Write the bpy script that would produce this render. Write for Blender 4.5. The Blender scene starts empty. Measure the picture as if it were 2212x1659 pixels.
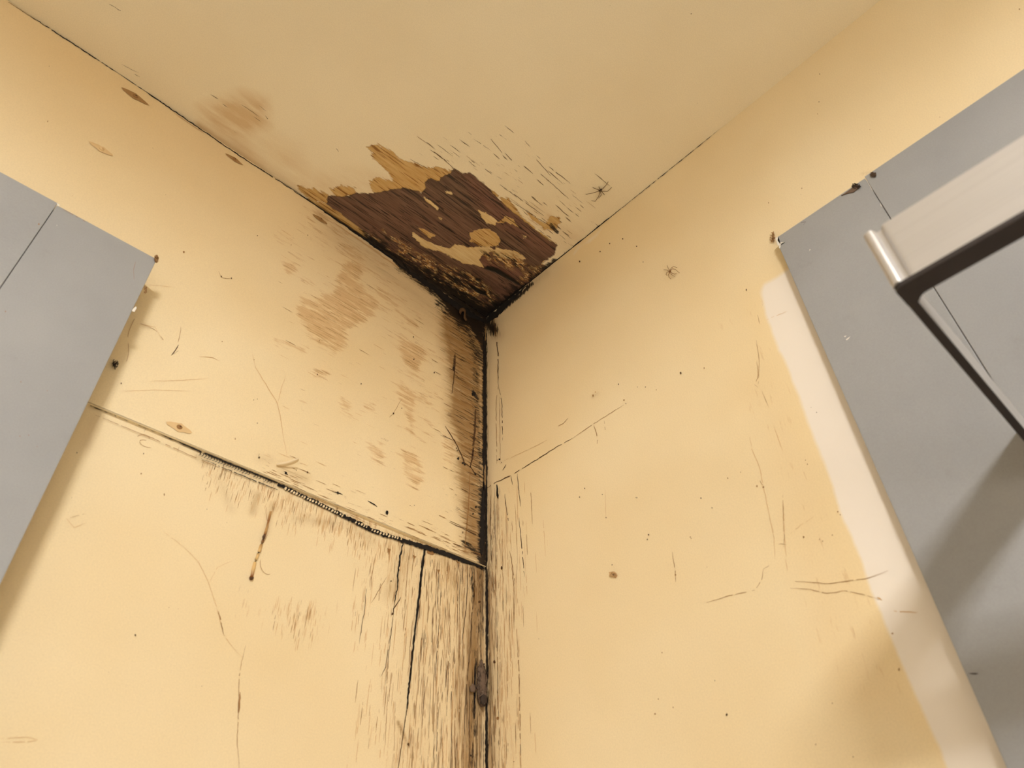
import bpy, bmesh, math, random
import numpy as np
from mathutils import Vector, Matrix

sc = bpy.context.scene
COL = sc.collection

# ------------------------------------------------------------------ camera
W, H = 2212.0, 1659.0
F = 1532.5
YAW, PITCH, ROLL = 0.78794, 0.72025, -0.031865
_f = np.array([math.cos(PITCH)*math.cos(YAW), math.cos(PITCH)*math.sin(YAW), math.sin(PITCH)])
_r = np.array([math.sin(YAW), -math.cos(YAW), 0.0]); _u = np.cross(_r, _f)
_c, _s = math.cos(ROLL), math.sin(ROLL)
CR = _c*_r + _s*_u; CU = -_s*_r + _c*_u; CF = _f
CAM = np.array([-0.57394, -0.63953, -0.90780])          # the ceiling corner is the origin, z points up
ZC = 2.40                                                # room height: everything below is shifted up by this at the end
cam_data = bpy.data.cameras.new('camera'); cam = bpy.data.objects.new('camera', cam_data); COL.objects.link(cam)
cam_data.sensor_width = 36.0; cam_data.lens = F/W*36.0; cam_data.clip_start = 0.01
cam.matrix_world = Matrix(((CR[0], CU[0], -CF[0], CAM[0]), (CR[1], CU[1], -CF[1], CAM[1]), (CR[2], CU[2], -CF[2], CAM[2]+ZC), (0, 0, 0, 1)))
cam_data.dof.use_dof = True; cam_data.dof.focus_distance = 1.12; cam_data.dof.aperture_fstop = 9.0
sc.camera = cam

# ------------------------------------------------------------------ light and exposure
world = bpy.data.worlds.new('world'); sc.world = world; world.use_nodes = True
world.node_tree.nodes['Background'].inputs[0].default_value = (0.9, 0.95, 1.0, 1)
world.node_tree.nodes['Background'].inputs[1].default_value = 0.05
LX, LY, LZ = -1.15, -1.35, -0.100
LAMP = 280.0                                             # strength of the round tube lamp, built further down
ld = bpy.data.lights.new('fill_light', 'AREA'); ld.shape = 'RECTANGLE'; ld.size = 1.3; ld.size_y = 1.0; ld.energy = 11.0; ld.color = (1.0, 0.96, 0.90)  # unseen soft fill, added to brighten the ceiling and walls; no window here
lo = bpy.data.objects.new('fill_light', ld); lo.location = (-1.6, -2.76, -1.35+ZC); lo.rotation_euler = (math.radians(90), 0, 0); COL.objects.link(lo)
sc.view_settings.view_transform = 'Standard'; sc.view_settings.look = 'None'; sc.view_settings.gamma = 1.0
sc.view_settings.exposure = 0.0; sc.view_settings.use_curve_mapping = False
sc.cycles.max_bounces = 10; sc.cycles.diffuse_bounces = 8

# ------------------------------------------------------------------ maths helpers
def ray(x, y):
    v = CR*((x-W/2)/F) - CU*((y-H/2)/F) + CF
    return v/np.linalg.norm(v)
def onX(x, y, x0=0.0):
    v = ray(x, y); return CAM + v*((x0-CAM[0])/v[0])
def onY(x, y, y0=0.0):
    v = ray(x, y); return CAM + v*((y0-CAM[1])/v[1])
def onZ(x, y, z0=0.0):
    v = ray(x, y); return CAM + v*((z0-CAM[2])/v[2])
def toimg(P):
    d = P-CAM; a = d@CR; b = d@CU; c = np.maximum(d@CF, 0.05)
    return W/2+F*a/c, H/2-F*b/c
def crop(ox, oy, s, pts): return [(ox+x/s, oy+y/s) for x, y in pts]

def sdf(poly, X, Y):                                     # positive inside
    p = np.array(poly, float); q = np.roll(p, -1, 0)
    best = np.full(X.shape, 1e12); ins = np.zeros(X.shape, bool)
    for (ax, ay), (bx, by) in zip(p, q):
        ex, ey = bx-ax, by-ay; L = ex*ex+ey*ey+1e-9
        t = np.clip(((X-ax)*ex+(Y-ay)*ey)/L, 0, 1)
        best = np.minimum(best, (X-ax-t*ex)**2+(Y-ay-t*ey)**2)
        if abs(ey) > 1e-9:
            ins ^= ((ay > Y) != (by > Y)) & (X < ex*(Y-ay)/ey+ax)
    d = np.sqrt(best); return np.where(ins, d, -d)
def usdf(polys, X, Y, far=-60.0):
    o = np.full(X.shape, far)
    for p in polys: o = np.maximum(o, sdf(p, X, Y))
    return o
def dline(pts, X, Y):
    best = np.full(X.shape, 1e12)
    for (ax, ay), (bx, by) in zip(pts[:-1], pts[1:]):
        ex, ey = bx-ax, by-ay; L = ex*ex+ey*ey+1e-9
        t = np.clip(((X-ax)*ex+(Y-ay)*ey)/L, 0, 1)
        best = np.minimum(best, (X-ax-t*ex)**2+(Y-ay-t*ey)**2)
    return np.sqrt(best)
def soft(d, w): return np.clip(0.5+d/w, 0, 1)            # 0..1 ramp of width w centred on the outline
def fall(d, w): return np.clip(1-d/w, 0, 1)

# ------------------------------------------------------------------ node helpers
def s2l(c): return tuple(((v/255)/12.92 if v/255 <= .04045 else ((v/255+.055)/1.055)**2.4) for v in c)+(1.0,)
class NT:
    def __init__(s, name, rough=0.6, metal=0.0):
        s.m = bpy.data.materials.new(name); s.m.use_nodes = True; s.t = s.m.node_tree
        s.b = s.t.nodes['Principled BSDF']; s.b.inputs['Roughness'].default_value = rough; s.b.inputs['Metallic'].default_value = metal
        s.co = s.n('ShaderNodeTexCoord').outputs['Object']
    def n(s, k): return s.t.nodes.new(k)
    def put(s, sock, v):
        if isinstance(v, bpy.types.NodeSocket): s.t.links.new(v, sock)
        else: sock.default_value = v
    def math(s, op, a, b=0.0, c=0.0, clamp=False):
        x = s.n('ShaderNodeMath'); x.operation = op; x.use_clamp = clamp
        s.put(x.inputs[0], a); s.put(x.inputs[1], b)
        if op in ('MULTIPLY_ADD', 'SMOOTH_MIN'): s.put(x.inputs[2], c)
        return x.outputs[0]
    def attr(s, name):
        x = s.n('ShaderNodeAttribute'); x.attribute_name = name; return x.outputs['Fac']
    def noise(s, sx, sy, sz, detail=2.0, rough=0.5, dist=0.0, off=0.0):
        mp = s.n('ShaderNodeMapping'); s.put(mp.inputs['Vector'], s.co); mp.inputs['Scale'].default_value = (sx, sy, sz); mp.inputs['Location'].default_value = (off, off*1.7, off*.6)
        x = s.n('ShaderNodeTexNoise'); s.put(x.inputs['Vector'], mp.outputs[0]); x.inputs['Scale'].default_value = 1.0
        x.inputs['Detail'].default_value = detail; x.inputs['Roughness'].default_value = rough; x.inputs['Distortion'].default_value = dist
        return x.outputs['Fac']
    def step(s, v, a, b):                                # clamped map a..b to 0..1, both may be sockets
        x = s.n('ShaderNodeMapRange'); s.put(x.inputs['Value'], v); s.put(x.inputs['From Min'], a); s.put(x.inputs['From Max'], b); return x.outputs[0]
    def mix(s, f, a, b, mode='MIX'):
        x = s.n('ShaderNodeMix'); x.data_type = 'RGBA'; x.blend_type = mode
        s.put(x.inputs[0], f); s.put(x.inputs[6], a); s.put(x.inputs[7], b); return x.outputs[2]
    def done(s, col, h=None, bump=0.3, dist=0.001, rough=None):
        s.put(s.b.inputs['Base Color'], col)
        if rough is not None: s.put(s.b.inputs['Roughness'], rough)
        if h is not None:
            x = s.n('ShaderNodeBump'); x.inputs['Strength'].default_value = bump; x.inputs['Distance'].default_value = dist
            s.put(x.inputs['Height'], h); s.put(s.b.inputs['Normal'], x.outputs[0])
        return s.m
def plain(name, rgb, rough=0.6, metal=0.0, vary=0.12, sc_=40.0):
    t = NT(name, rough, metal); n = t.noise(sc_, sc_, sc_, 3)
    dark = tuple(v*(1-vary) for v in s2l(rgb)[:3])+(1,)
    return t.done(t.mix(n, dark, s2l(rgb)))

# the paint of the room: aged cream gloss
WALL_A, WALL_B = (237, 216, 174), (243, 226, 190)
CEIL_A, CEIL_B = (238, 225, 196), (245, 234, 208)

def paint(t, A, B, grain_axis=None):
    big = t.step(t.noise(3.2, 3.2, 3.2, 3, .55), .35, .65)
    c = t.mix(big, s2l(A), s2l(B))
    fine = t.noise(700, 700, 700, 2, .6)
    c = t.mix(t.math('MULTIPLY', t.step(fine, .35, .75), .13), c, s2l(tuple(v*.62 for v in A)))
    speck = t.step(t.noise(95, 95, 95, 0, off=3.3), .785, .80)
    return c, fine, speck

def mat_ceiling():
    t = NT('ceiling_paint', 0.55)
    c, fine, speck = paint(t, CEIL_A, CEIL_B)
    soft_tan = t.math('MULTIPLY', t.attr('stain'), t.step(t.noise(14, 60, 14, 3, .6), .28, .62))
    c = t.mix(t.math('MULTIPLY', soft_tan, .8), c, s2l((196, 156, 96)))
    # ticks where the grain has opened through the paint
    gm = t.attr('ticks')
    nt = t.noise(34, 330, 34, 1.5, .5, off=1.0)
    thr = t.math('MULTIPLY_ADD', gm, -.25, .84)
    tick = t.math('MULTIPLY', t.step(nt, thr, t.math('ADD', thr, .035)), t.step(gm, .02, .12))
    c = t.mix(t.math('MULTIPLY', tick, .82), c, s2l((96, 72, 40)))
    # ochre undercoat left behind by flaking paint
    jag = t.math('MULTIPLY', t.math('SUBTRACT', t.noise(55, 210, 55, 4, .62), .5), 26.0)
    jag2 = t.math('MULTIPLY', t.math('SUBTRACT', t.noise(90, 260, 90, 3, .6, off=5), .5), 10.0)
    oc = t.math('ADD', t.attr('ochre'), jag)
    om = t.step(oc, -.6, .8)
    streak = t.noise(22, 260, 22, 4, .65, off=2)
    ocol = t.mix(t.step(streak, .35, .68), s2l((190, 150, 88)), s2l((214, 184, 128)))
    ocol = t.mix(t.step(t.noise(30, 420, 30, 2, .5, off=9), .58, .66), ocol, s2l((138, 96, 44)))
    c = t.mix(om, c, ocol)
    rim = t.math('SUBTRACT', t.step(oc, -2.0, -.2), t.step(oc, -.2, 1.6), clamp=True)
    c = t.mix(t.math('MULTIPLY', rim, .35), c, s2l((160, 120, 64)))
    # bare plywood
    br = t.math('ADD', t.attr('bare'), jag2)
    bm = t.step(br, -.5, .5)
    g1 = t.noise(9, 120, 9, 5, .68, off=4, dist=.3); g2 = t.noise(18, 520, 18, 3, .6, off=7); g3 = t.noise(6, 14, 6, 3, .6, off=8)
    w = t.mix(t.step(g1, .32, .68), s2l((70, 51, 43)), s2l((128, 99, 82)))
    w = t.mix(t.math('MULTIPLY', t.step(g3, .42, .7), .4), w, s2l((124, 84, 72)))
    w = t.mix(t.math('MULTIPLY', t.attr('red'), .45), w, s2l((136, 88, 78)))
    w = t.mix(t.step(g2, .55, .64), w, s2l((44, 31, 27)))
    w = t.mix(t.math('MULTIPLY', t.step(t.noise(26, 190, 26, 2, .5, off=12), .66, .68), .8), w, s2l((34, 24, 22)))
    # ochre / cream scraps still stuck to the wood
    isl = t.math('ADD', t.attr('scrap'), t.math('MULTIPLY', t.math('SUBTRACT', t.noise(80, 240, 80, 4, .65, off=6), .5), 12.0))
    im = t.step(isl, -.5, .5)
    icol = t.mix(t.attr('cream'), ocol, t.mix(t.step(streak, .4, .6), s2l((214, 186, 134)), s2l((226, 206, 160))))
    w = t.mix(im, w, icol)
    # crumbled scraps of paint in the rotten strip
    cn = t.noise(60, 190, 60, 5, .72, off=14)
    cr = t.math('MULTIPLY', t.attr('crumb'), t.step(cn, .515, .53))
    w = t.mix(t.math('MULTIPLY', t.attr('crumb'), t.math('MULTIPLY', t.step(cn, .40, .50), .55)), w, s2l((104, 70, 40)))
    w = t.mix(cr, w, t.mix(t.step(t.noise(150, 420, 150, 3, off=2), .46, .56), s2l((170, 124, 72)), s2l((220, 192, 140))))
    dk = t.math('MULTIPLY', t.attr('crumb'), t.step(t.noise(40, 330, 40, 3, .6, off=31), .56, .58))
    w = t.mix(dk, w, s2l((20, 13, 10)))
    c = t.mix(bm, c, w)
    edge = t.math('SUBTRACT', t.step(br, -2.2, -.2), t.step(br, -.2, .9), clamp=True)
    c = t.mix(t.math('MULTIPLY', edge, .55), c, s2l((92, 62, 34)))
    # mould
    mo = t.math('MULTIPLY', t.step(t.attr('mould'), 0.0, .30), t.step(t.noise(34, 150, 34, 4, .7, off=20), t.math('MULTIPLY_ADD', t.attr('mould'), -.55, .72), t.math('MULTIPLY_ADD', t.attr('mould'), -.45, .82)))
    c = t.mix(t.math('MULTIPLY', mo, .96), c, s2l((22, 14, 11)))
    c = t.mix(t.math('MULTIPLY', t.attr('hole'), 1.0), c, s2l((10, 7, 6)))
    h = t.math('ADD', t.math('MULTIPLY', bm, -1.2), t.math('MULTIPLY', t.math('MULTIPLY', im, bm), .9))
    h = t.math('ADD', h, t.math('MULTIPLY', t.math('MULTIPLY', bm, g2), -1.2))
    h = t.math('ADD', h, t.math('MULTIPLY', om, -.4))
    h = t.math('ADD', h, t.math('MULTIPLY', fine, .12)); h = t.math('ADD', h, t.math('MULTIPLY', tick, -.4))
    h = t.math('ADD', h, t.math('MULTIPLY', t.attr('hole'), -2.0))
    return t.done(c, h, .65, .0010)

def mat_wall(name, A, B, along, extra_white=False):
    """along = scale factors of the grain: small along the grain, large across it"""
    t = NT(name, 0.5)
    c, fine, speck = paint(t, A, B)
    ax, ay, az = along                                   # 1 along, 10 across
    def gn(a, x, d=2.0, r=.55, off=0.0, dist=0.0): return t.noise(*[a if k == 1 else x for k in along], detail=d, rough=r, off=off, dist=dist)
    # yellower tone: towards the ceiling on the upper panel, an area on the right wall
    c = t.mix(t.math('MULTIPLY', t.attr('yellow'), .9), c, s2l((222, 186, 126)))
    if extra_white:
        wm = t.step(t.math('ADD', t.attr('white'), t.math('MULTIPLY', t.math('SUBTRACT', t.noise(30, 30, 30, 3), .5), 14.0)), -5.0, 4.0)
        halo = t.math('MULTIPLY', t.step(t.attr('white'), -60, -4), .5)
        c = t.mix(t.math('MULTIPLY', halo, .35), c, s2l((240, 212, 150)))
        c = t.mix(t.math('MULTIPLY', wm, .92), c, s2l((240, 233, 226)))
    # stains, broken up along the grain
    n = gn(34, 210, 4, .62, 2.0)
    sm = t.attr('stain')
    st = t.step(n, t.math('MULTIPLY_ADD', sm, -.36, .68), t.math('MULTIPLY_ADD', sm, -.36, .84))
    fs = gn(26, 560, 3, .6, 23.0)
    st = t.math('MULTIPLY', t.math('MULTIPLY', st, t.step(sm, .02, .2)), t.math('MULTIPLY_ADD', t.step(fs, .35, .65), .40, .55))
    c = t.mix(t.math('MULTIPLY', st, .72), c, s2l((200, 156, 100)))
    c = t.mix(t.math('MULTIPLY', t.math('MULTIPLY', t.step(fs, .58, .61), st), .5), c, s2l((134, 96, 54)))
    wash = t.math('MULTIPLY', t.math('POWER', t.attr('ochre'), 1.25), t.math('MULTIPLY_ADD', t.step(gn(9, 90, 4, .6, 27.0), .3, .7), .5, .45))
    c = t.mix(t.math('MULTIPLY', wash, .95), c, s2l((160, 124, 72)))
    om = t.attr('ochre'); n2 = gn(20, 260, 4, .66, 5.0)
    oc = t.math('MULTIPLY', om, t.step(n2, t.math('MULTIPLY_ADD', om, -.5, .72), t.math('MULTIPLY_ADD', om, -.5, .90)))
    c = t.mix(t.math('MULTIPLY', oc, .75), c, s2l((136, 98, 46)))
    # ticks
    gm = t.attr('ticks')
    nt = gn(26, 400, 1.8, .5, 8.0); thr = t.math('MULTIPLY_ADD', gm, -.25, .83)
    tick = t.math('MULTIPLY', t.step(nt, thr, t.math('ADD', thr, .03)), t.step(gm, .02, .12))
    nt2 = gn(60, 620, 1.5, .5, 11.0); thr2 = t.math('MULTIPLY_ADD', gm, -.25, .82)
    tick2 = t.math('MULTIPLY', t.step(nt2, thr2, t.math('ADD', thr2, .04)), t.step(gm, .1, .4))
    c = t.mix(t.math('MULTIPLY', tick2, .45), c, s2l((150, 108, 60)))
    c = t.mix(t.math('MULTIPLY', tick, t.math('MULTIPLY_ADD', gm, .45, .35)), c, t.mix(t.attr('ochre'), s2l((150, 112, 66)), s2l((52, 32, 16))))
    c = t.mix(t.math('MULTIPLY', speck, .0), c, s2l((90, 60, 30)))
    # mould
    mo = t.math('MULTIPLY', t.step(t.attr('mould'), 0.0, .40), t.step(gn(60, 260, 4, .7, 13.0), t.math('MULTIPLY_ADD', t.attr('mould'), -.6, .74), t.math('MULTIPLY_ADD', t.attr('mould'), -.5, .84)))
    c = t.mix(t.math('MULTIPLY', mo, .98), c, s2l((24, 14, 10)))
    h = t.math('ADD', t.math('MULTIPLY', fine, .06), t.math('MULTIPLY', tick, -.9))
    h = t.math('ADD', h, t.math('MULTIPLY', gn(8, 160, 3, .5, 17.0), t.math('MULTIPLY_ADD', gm, .9, .10)))
    return t.done(c, h, .5, .0009)

M = {}
M['ceiling'] = mat_ceiling()
M['panel'] = mat_wall('panel_paint', WALL_A, WALL_B, (1, 10, 10))
M['lower'] = mat_wall('lower_wall_paint', WALL_A, WALL_B, (10, 10, 1))
M['right'] = mat_wall('right_wall_paint', WALL_A, WALL_B, (10, 10, 1), True)
M['gap'] = plain('gap_black', (20, 12, 9), .9)
M['brown'] = plain('crack_brown', (158, 118, 72), .8)
M['darkbrown'] = plain('crack_dark_brown', (84, 56, 30), .8)
M['faint'] = plain('crack_faint', (214, 178, 130), .7)
M['brownflake'] = plain('brown_flake', (104, 76, 48), .7)
M['flake'] = plain('paint_flake_cream', (238, 218, 182), .5)
M['wallback'] = plain('far_wall_paint', (224, 217, 204), .6)
M['floor'] = plain('floor_boards', (226, 218, 202), .6, sc_=6)
M['fixture'] = plain('fixture_white', (235, 235, 232), .4)
M['nail'] = plain('nail_rust', (168, 130, 82), .6)
M['nailpaint'] = plain('nail_filler', (228, 196, 146), .6)
M['spider'] = plain('spider_brown', (52, 34, 20), .6)
M['spider_leg'] = plain('spider_leg_brown', (104, 74, 38), .6)
M['spider_pale'] = plain('spider_pale_brown', (138, 92, 40), .6)
M['web'] = plain('cobweb_grey', (112, 92, 76), .9)
M['webdark'] = plain('cobweb_dark', (62, 50, 42), .9)
M['hair'] = plain('hair_brown', (176, 134, 86), .6)

def mat_grey(name, a, b):
    t = NT(name, .42)
    n = t.step(t.noise(5, 5, 5, 4, .6), .35, .7)
    c = t.mix(n, s2l(a), s2l(b))
    sm = t.step(t.noise(24, 24, 24, 4, .7, off=3), .62, .80)
    c = t.mix(t.math('MULTIPLY', sm, .18), c, s2l((120, 114, 110)))
    fine = t.noise(800, 800, 800, 2)
    c = t.mix(t.math('MULTIPLY', t.step(fine, .3, .75), .14), c, s2l((110, 108, 108)))
    return t.done(c, fine, .05, .0005)
M['grey'] = mat_grey('cabinet_grey', (153, 155, 159), (165, 167, 170))
M['edge'] = plain('cabinet_edge_brown', (92, 72, 52), .8)
M['chip'] = plain('chipped_white', (240, 236, 228), .6)
t = NT('brushed_metal', .38, .55)
n = t.noise(6, 6, 700, 3, .6); n1 = t.noise(9, 9, 9, 3)
M['metal'] = t.done(t.mix(t.math('MULTIPLY', n, .5), t.mix(n1, s2l((206, 202, 200)), s2l((222, 220, 218))), s2l((180, 176, 174))), n, .12, .0003)
M['trim'] = plain('underside_dark', (40, 30, 26), .7)  # near-black colour of the bracket's underside
t = NT('resin', .15); n = t.attr('tone')
M['resin'] = t.done(t.mix(n, s2l((226, 190, 128)), s2l((124, 66, 12))))
t.b.inputs['Coat Weight'].default_value = .6
t = NT('lamp_diffuser', .5); t.b.inputs['Emission Color'].default_value = (1, .975, .93, 1); t.b.inputs['Emission Strength'].default_value = LAMP
M['diffuser'] = t.done((.9, .9, .88, 1))

# ------------------------------------------------------------------ object helpers
def link(name, bm, mats, parent=None, smooth=False, kind=None):
    me = bpy.data.meshes.new(name); bm.to_mesh(me); bm.free()
    if not isinstance(mats, (list, tuple)): mats = [mats]
    for m in mats: me.materials.append(m)
    if smooth:
        for p in me.polygons: p.use_smooth = True
    o = bpy.data.objects.new(name, me); COL.objects.link(o)
    if parent is not None: o.parent = parent; o.matrix_parent_inverse = parent.matrix_basis.inverted()
    if kind: o['kind'] = kind
    return o
def thing(name, label, cat, loc, group=None):
    o = bpy.data.objects.new(name, None); COL.objects.link(o); o.location = (loc[0], loc[1], loc[2]+ZC); o.empty_display_size = .02
    o['label'] = label; o['category'] = cat
    if group: o['group'] = group
    return o
def tag(o, label, cat, group=None):
    o['label'] = label; o['category'] = cat
    if group: o['group'] = group
    return o
def V(p): return Vector((p[0], p[1], p[2]+ZC))
def box(bm, a, b, bev=0.0, mi=0):
    r = bmesh.ops.create_cube(bm, size=1.0)
    c = [(a[i]+b[i])/2 for i in range(3)]; s = [abs(b[i]-a[i]) for i in range(3)]
    bmesh.ops.transform(bm, matrix=Matrix.Translation(V(c)) @ Matrix.Diagonal((s[0], s[1], s[2], 1)), verts=r['verts'])
    fs = set(f for v in r['verts'] for f in v.link_faces)
    for f in fs: f.material_index = mi
    if bev:
        es = list({e for v in r['verts'] for e in v.link_edges})
        rr = bmesh.ops.bevel(bm, geom=es, offset=bev, segments=2, affect='EDGES', profile=.5)
        for f in rr['faces']: f.material_index = mi
def tube(bm, pts, rad, seg=6, mi=0):
    pts = [np.array(p, float) for p in pts]; n = len(pts); rings = []
    if not hasattr(rad, '__len__'): rad = [rad]*n
    for i, p in enumerate(pts):
        d = pts[min(i+1, n-1)]-pts[max(i-1, 0)]; d = d/(np.linalg.norm(d)+1e-12)
        a = np.cross(d, [0, 0, 1.0]);
        if np.linalg.norm(a) < .1: a = np.cross(d, [1.0, 0, 0])
        a /= np.linalg.norm(a); b = np.cross(d, a)
        rings.append([bm.verts.new(V(p+rad[i]*(math.cos(2*math.pi*k/seg)*a+math.sin(2*math.pi*k/seg)*b))) for k in range(seg)])
    for r0, r1 in zip(rings[:-1], rings[1:]):
        for k in range(seg):
            f = bm.faces.new((r0[k], r0[(k+1) % seg], r1[(k+1) % seg], r1[k])); f.material_index = mi
    for r in (rings[0][::-1], rings[-1]):
        f = bm.faces.new(r); f.material_index = mi
def blob(bm, c, r, axes=None, seed=0, amp=0.0, sub=2, mi=0):
    """rounded lump: r = (rx, ry, rz) along axes, roughened by amp"""
    rr = bmesh.ops.create_icosphere(bm, subdivisions=sub, radius=1.0); rnd = random.Random(seed)
    A = np.eye(3) if axes is None else np.array(axes)
    for v in rr['verts']:
        k = 1+amp*rnd.uniform(-1, 1); q = np.array(v.co)*k
        v.co = V(np.array(c)+A[0]*q[0]*r[0]+A[1]*q[1]*r[1]+A[2]*q[2]*r[2])
    for v in rr['verts']:
        for f in v.link_faces: f.material_index = mi

SURF = {   # how a point of the picture lands on each surface, and the surface's normal
    'C': (lambda x, y, d=0.0: onZ(x, y, -d), np.array([0, 0, -1.0])),
    'U': (lambda x, y, d=0.0: onY(x, y, -0.004-d), np.array([0, -1.0, 0])),
    'L': (lambda x, y, d=0.0: onY(x, y, -d), np.array([0, -1.0, 0])),
    'R': (lambda x, y, d=0.0: onX(x, y, -d), np.array([-1.0, 0, 0])),
    'CL': (lambda x, y, d=0.0: onY(x, y, -0.045-d), np.array([0, -1.0, 0])),
    'CRB': (lambda x, y, d=0.0: onX(x, y, -0.012-d), np.array([-1.0, 0, 0])),
}
def resample(pts, step):
    out = [np.array(pts[0], float)]
    for a, b in zip(pts[:-1], pts[1:]):
        a = np.array(a, float); b = np.array(b, float); n = max(1, int(np.linalg.norm(b-a)/step))
        for k in range(1, n+1): out.append(a+(b-a)*k/n)
    return out
def ribbon(bm, surf, pts, w, mi=1, jit=0.8, seed=0, lift=0.0005, gaps=0.0, step=6.0, taper=True):
    """an irregular crack: a thin strip lying on the surface, part of the surface's own mesh. w in picture px (about 0.8 mm)"""
    fn = SURF[surf][0]; rnd = random.Random(seed*7+int(pts[0][0]*3+pts[0][1])); P = resample(pts, step); n = len(P)
    ws = w if hasattr(w, '__len__') else (w, w)
    prev = None; ph = rnd.uniform(0, 6)
    for i, p in enumerate(P):
        d = P[min(i+1, n-1)]-P[max(i-1, 0)]; d = d/(np.linalg.norm(d)+1e-9); nn = np.array([-d[1], d[0]])
        k = i/max(1, n-1); ww = ws[0]+(ws[1]-ws[0])*k
        ww *= (.6+.5*rnd.random())*(.74 if max(ws) < 4 else .92)*(.72 if surf == 'C' and max(ws) < 2.8 else 1)
        if taper: ww *= min(1.0, .25+3.0*min(k, 1-k)+0.1)
        off = nn*rnd.uniform(-jit, jit)
        a = fn(*(p+off+nn*ww/2), lift); b = fn(*(p+off-nn*ww/2), lift)
        cur = (bm.verts.new(V(a)), bm.verts.new(V(b)))
        if prev and rnd.random() >= gaps:
            f = bm.faces.new((prev[0], prev[1], cur[1], cur[0])); f.material_index = mi
        prev = cur
def patch(bm, surf, poly, mi=1, lift=0.0006):
    fn = SURF[surf][0]; vs = [bm.verts.new(V(fn(x, y, lift))) for x, y in poly]
    f = bm.faces.new(vs); f.material_index = mi
    bmesh.ops.triangulate(bm, faces=[f])
def fleck(bm, surf, x, y, s, mi=1, seed=0):
    rnd = random.Random(int(x*13+y*7)+seed); a0 = rnd.uniform(0, 6); el = rnd.uniform(.4, 1)
    pts = []
    for k in range(6):
        a = a0+k*math.pi/3; r = s*rnd.uniform(.5, .95)
        pts.append((x+math.cos(a)*r*el, y+math.sin(a)*r))
    patch(bm, surf, pts, mi, .0007)

def grid(name, p0, du, dv, nu, nv, mat_list, feats, extra=None, kind='structure', lens=(1, 1)):
    """a dense sheet p0 + u*du + v*dv with named masks; the sheet is finer near the corner"""
    u = np.linspace(0, 1, nu)**lens[0]; v = np.linspace(0, 1, nv)**lens[1]
    UU, VV = np.meshgrid(u, v, indexing='ij')
    P = (np.array(p0)[None, None]+UU[..., None]*np.array(du)+VV[..., None]*np.array(dv)).reshape(-1, 3)
    X, Y = toimg(P)
    A = feats(X, Y, P)
    idx = np.arange(nu*nv).reshape(nu, nv)
    quads = np.stack([idx[:-1, :-1], idx[1:, :-1], idx[1:, 1:], idx[:-1, 1:]], -1).reshape(-1, 4)
    nrm = np.cross(np.array(du), np.array(dv)); want = -P.mean(0)*0+CAM-P.mean(0)
    if nrm@want < 0: quads = quads[:, ::-1]
    bm = bmesh.new()
    if extra: extra(bm)
    bm.verts.ensure_lookup_table(); me0 = bpy.data.meshes.new('tmp'); bm.to_mesh(me0); bm.free()
    ev = np.array([tuple(w.co) for w in me0.vertices]).reshape(-1, 3); ef = [tuple(p.vertices) for p in me0.polygons]; em = [p.material_index for p in me0.polygons]
    bpy.data.meshes.remove(me0)
    n0 = len(P); G = P.copy(); G[:, 2] += ZC
    allv = np.vstack([G, ev]) if len(ev) else G
    me = bpy.data.meshes.new(name)
    nf = len(quads)+len(ef); loops = np.concatenate([quads.ravel()]+[np.array(f)+n0 for f in ef]).astype(np.int32)
    sizes = np.concatenate([np.full(len(quads), 4), np.array([len(f) for f in ef])]).astype(np.int32) if ef else np.full(len(quads), 4, np.int32)
    starts = np.concatenate([[0], np.cumsum(sizes)[:-1]]).astype(np.int32)
    me.vertices.add(len(allv)); me.vertices.foreach_set('co', allv.astype(np.float32).ravel())
    me.loops.add(len(loops)); me.loops.foreach_set('vertex_index', loops)
    me.polygons.add(nf); me.polygons.foreach_set('loop_start', starts); me.polygons.foreach_set('loop_total', sizes)
    me.polygons.foreach_set('material_index', np.concatenate([np.zeros(len(quads)), np.array(em)]).astype(np.int32))
    me.update(calc_edges=True)
    for k, val in A.items():
        at = me.attributes.new(k, 'FLOAT', 'POINT')
        full = np.zeros(len(allv), np.float32); full[:n0] = val; at.data.foreach_set('value', full)
    for m in mat_list: me.materials.append(m)
    o = bpy.data.objects.new(name, me); COL.objects.link(o)
    if kind: o['kind'] = kind
    return o

# ------------------------------------------------------------------ ceiling
Q = lambda pts: crop(600, 280, 3.16, pts)
BARE = Q([(345,450),(390,452),(440,460),(490,450),(535,434),(600,437),(690,430),(760,415),(820,404),(870,397),(900,408),(960,420),(978,438),(1010,400),(1006,360),(1045,331),(1075,350),(1095,357),(1120,325),(1185,295),(1198,263),(1225,280),(1265,299),(1290,300),(1315,293),(1350,325),(1400,365),(1450,410),(1510,480),(1600,560),(1700,640),(1800,720),(1905,790),(1888,852),(1850,880),(1800,912),(1850,950),(1760,1020),(1680,1075),(1600,1150),(1480,1290),(1400,1320),(1250,1260),(1120,1170),(1000,1090),(900,1000),(810,925),(690,830),(640,780),(620,720),(520,640),(430,570),(335,510)])
OCHRE = [Q([(610,115),(640,150),(650,200),(760,300),(795,355),(700,325),(620,350),(640,420),(700,450),(870,430),(1020,430),(1110,370),(1200,285),(1100,262),(1040,260),(960,235),(860,215),(790,155),(720,120),(680,95)]),
         Q([(350,400),(400,470),(540,450),(520,395),(430,385)]), Q([(135,380),(230,405),(345,440),(345,520),(240,480),(160,430)]),
         Q([(200,470),(340,505),(440,570),(530,640),(650,760),(640,790),(560,730),(430,640),(300,560)]),
         Q([(1500,460),(1570,475),(1640,560),(1700,620),(1780,690),(1890,775),(1800,740),(1600,580)]), Q([(1430,400),(1480,420),(1510,450),(1500,480)]),
         Q([(1870,590),(1920,600),(1930,640),(1890,690),(1850,690),(1740,620),(1700,560),(1830,640)])]
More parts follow.
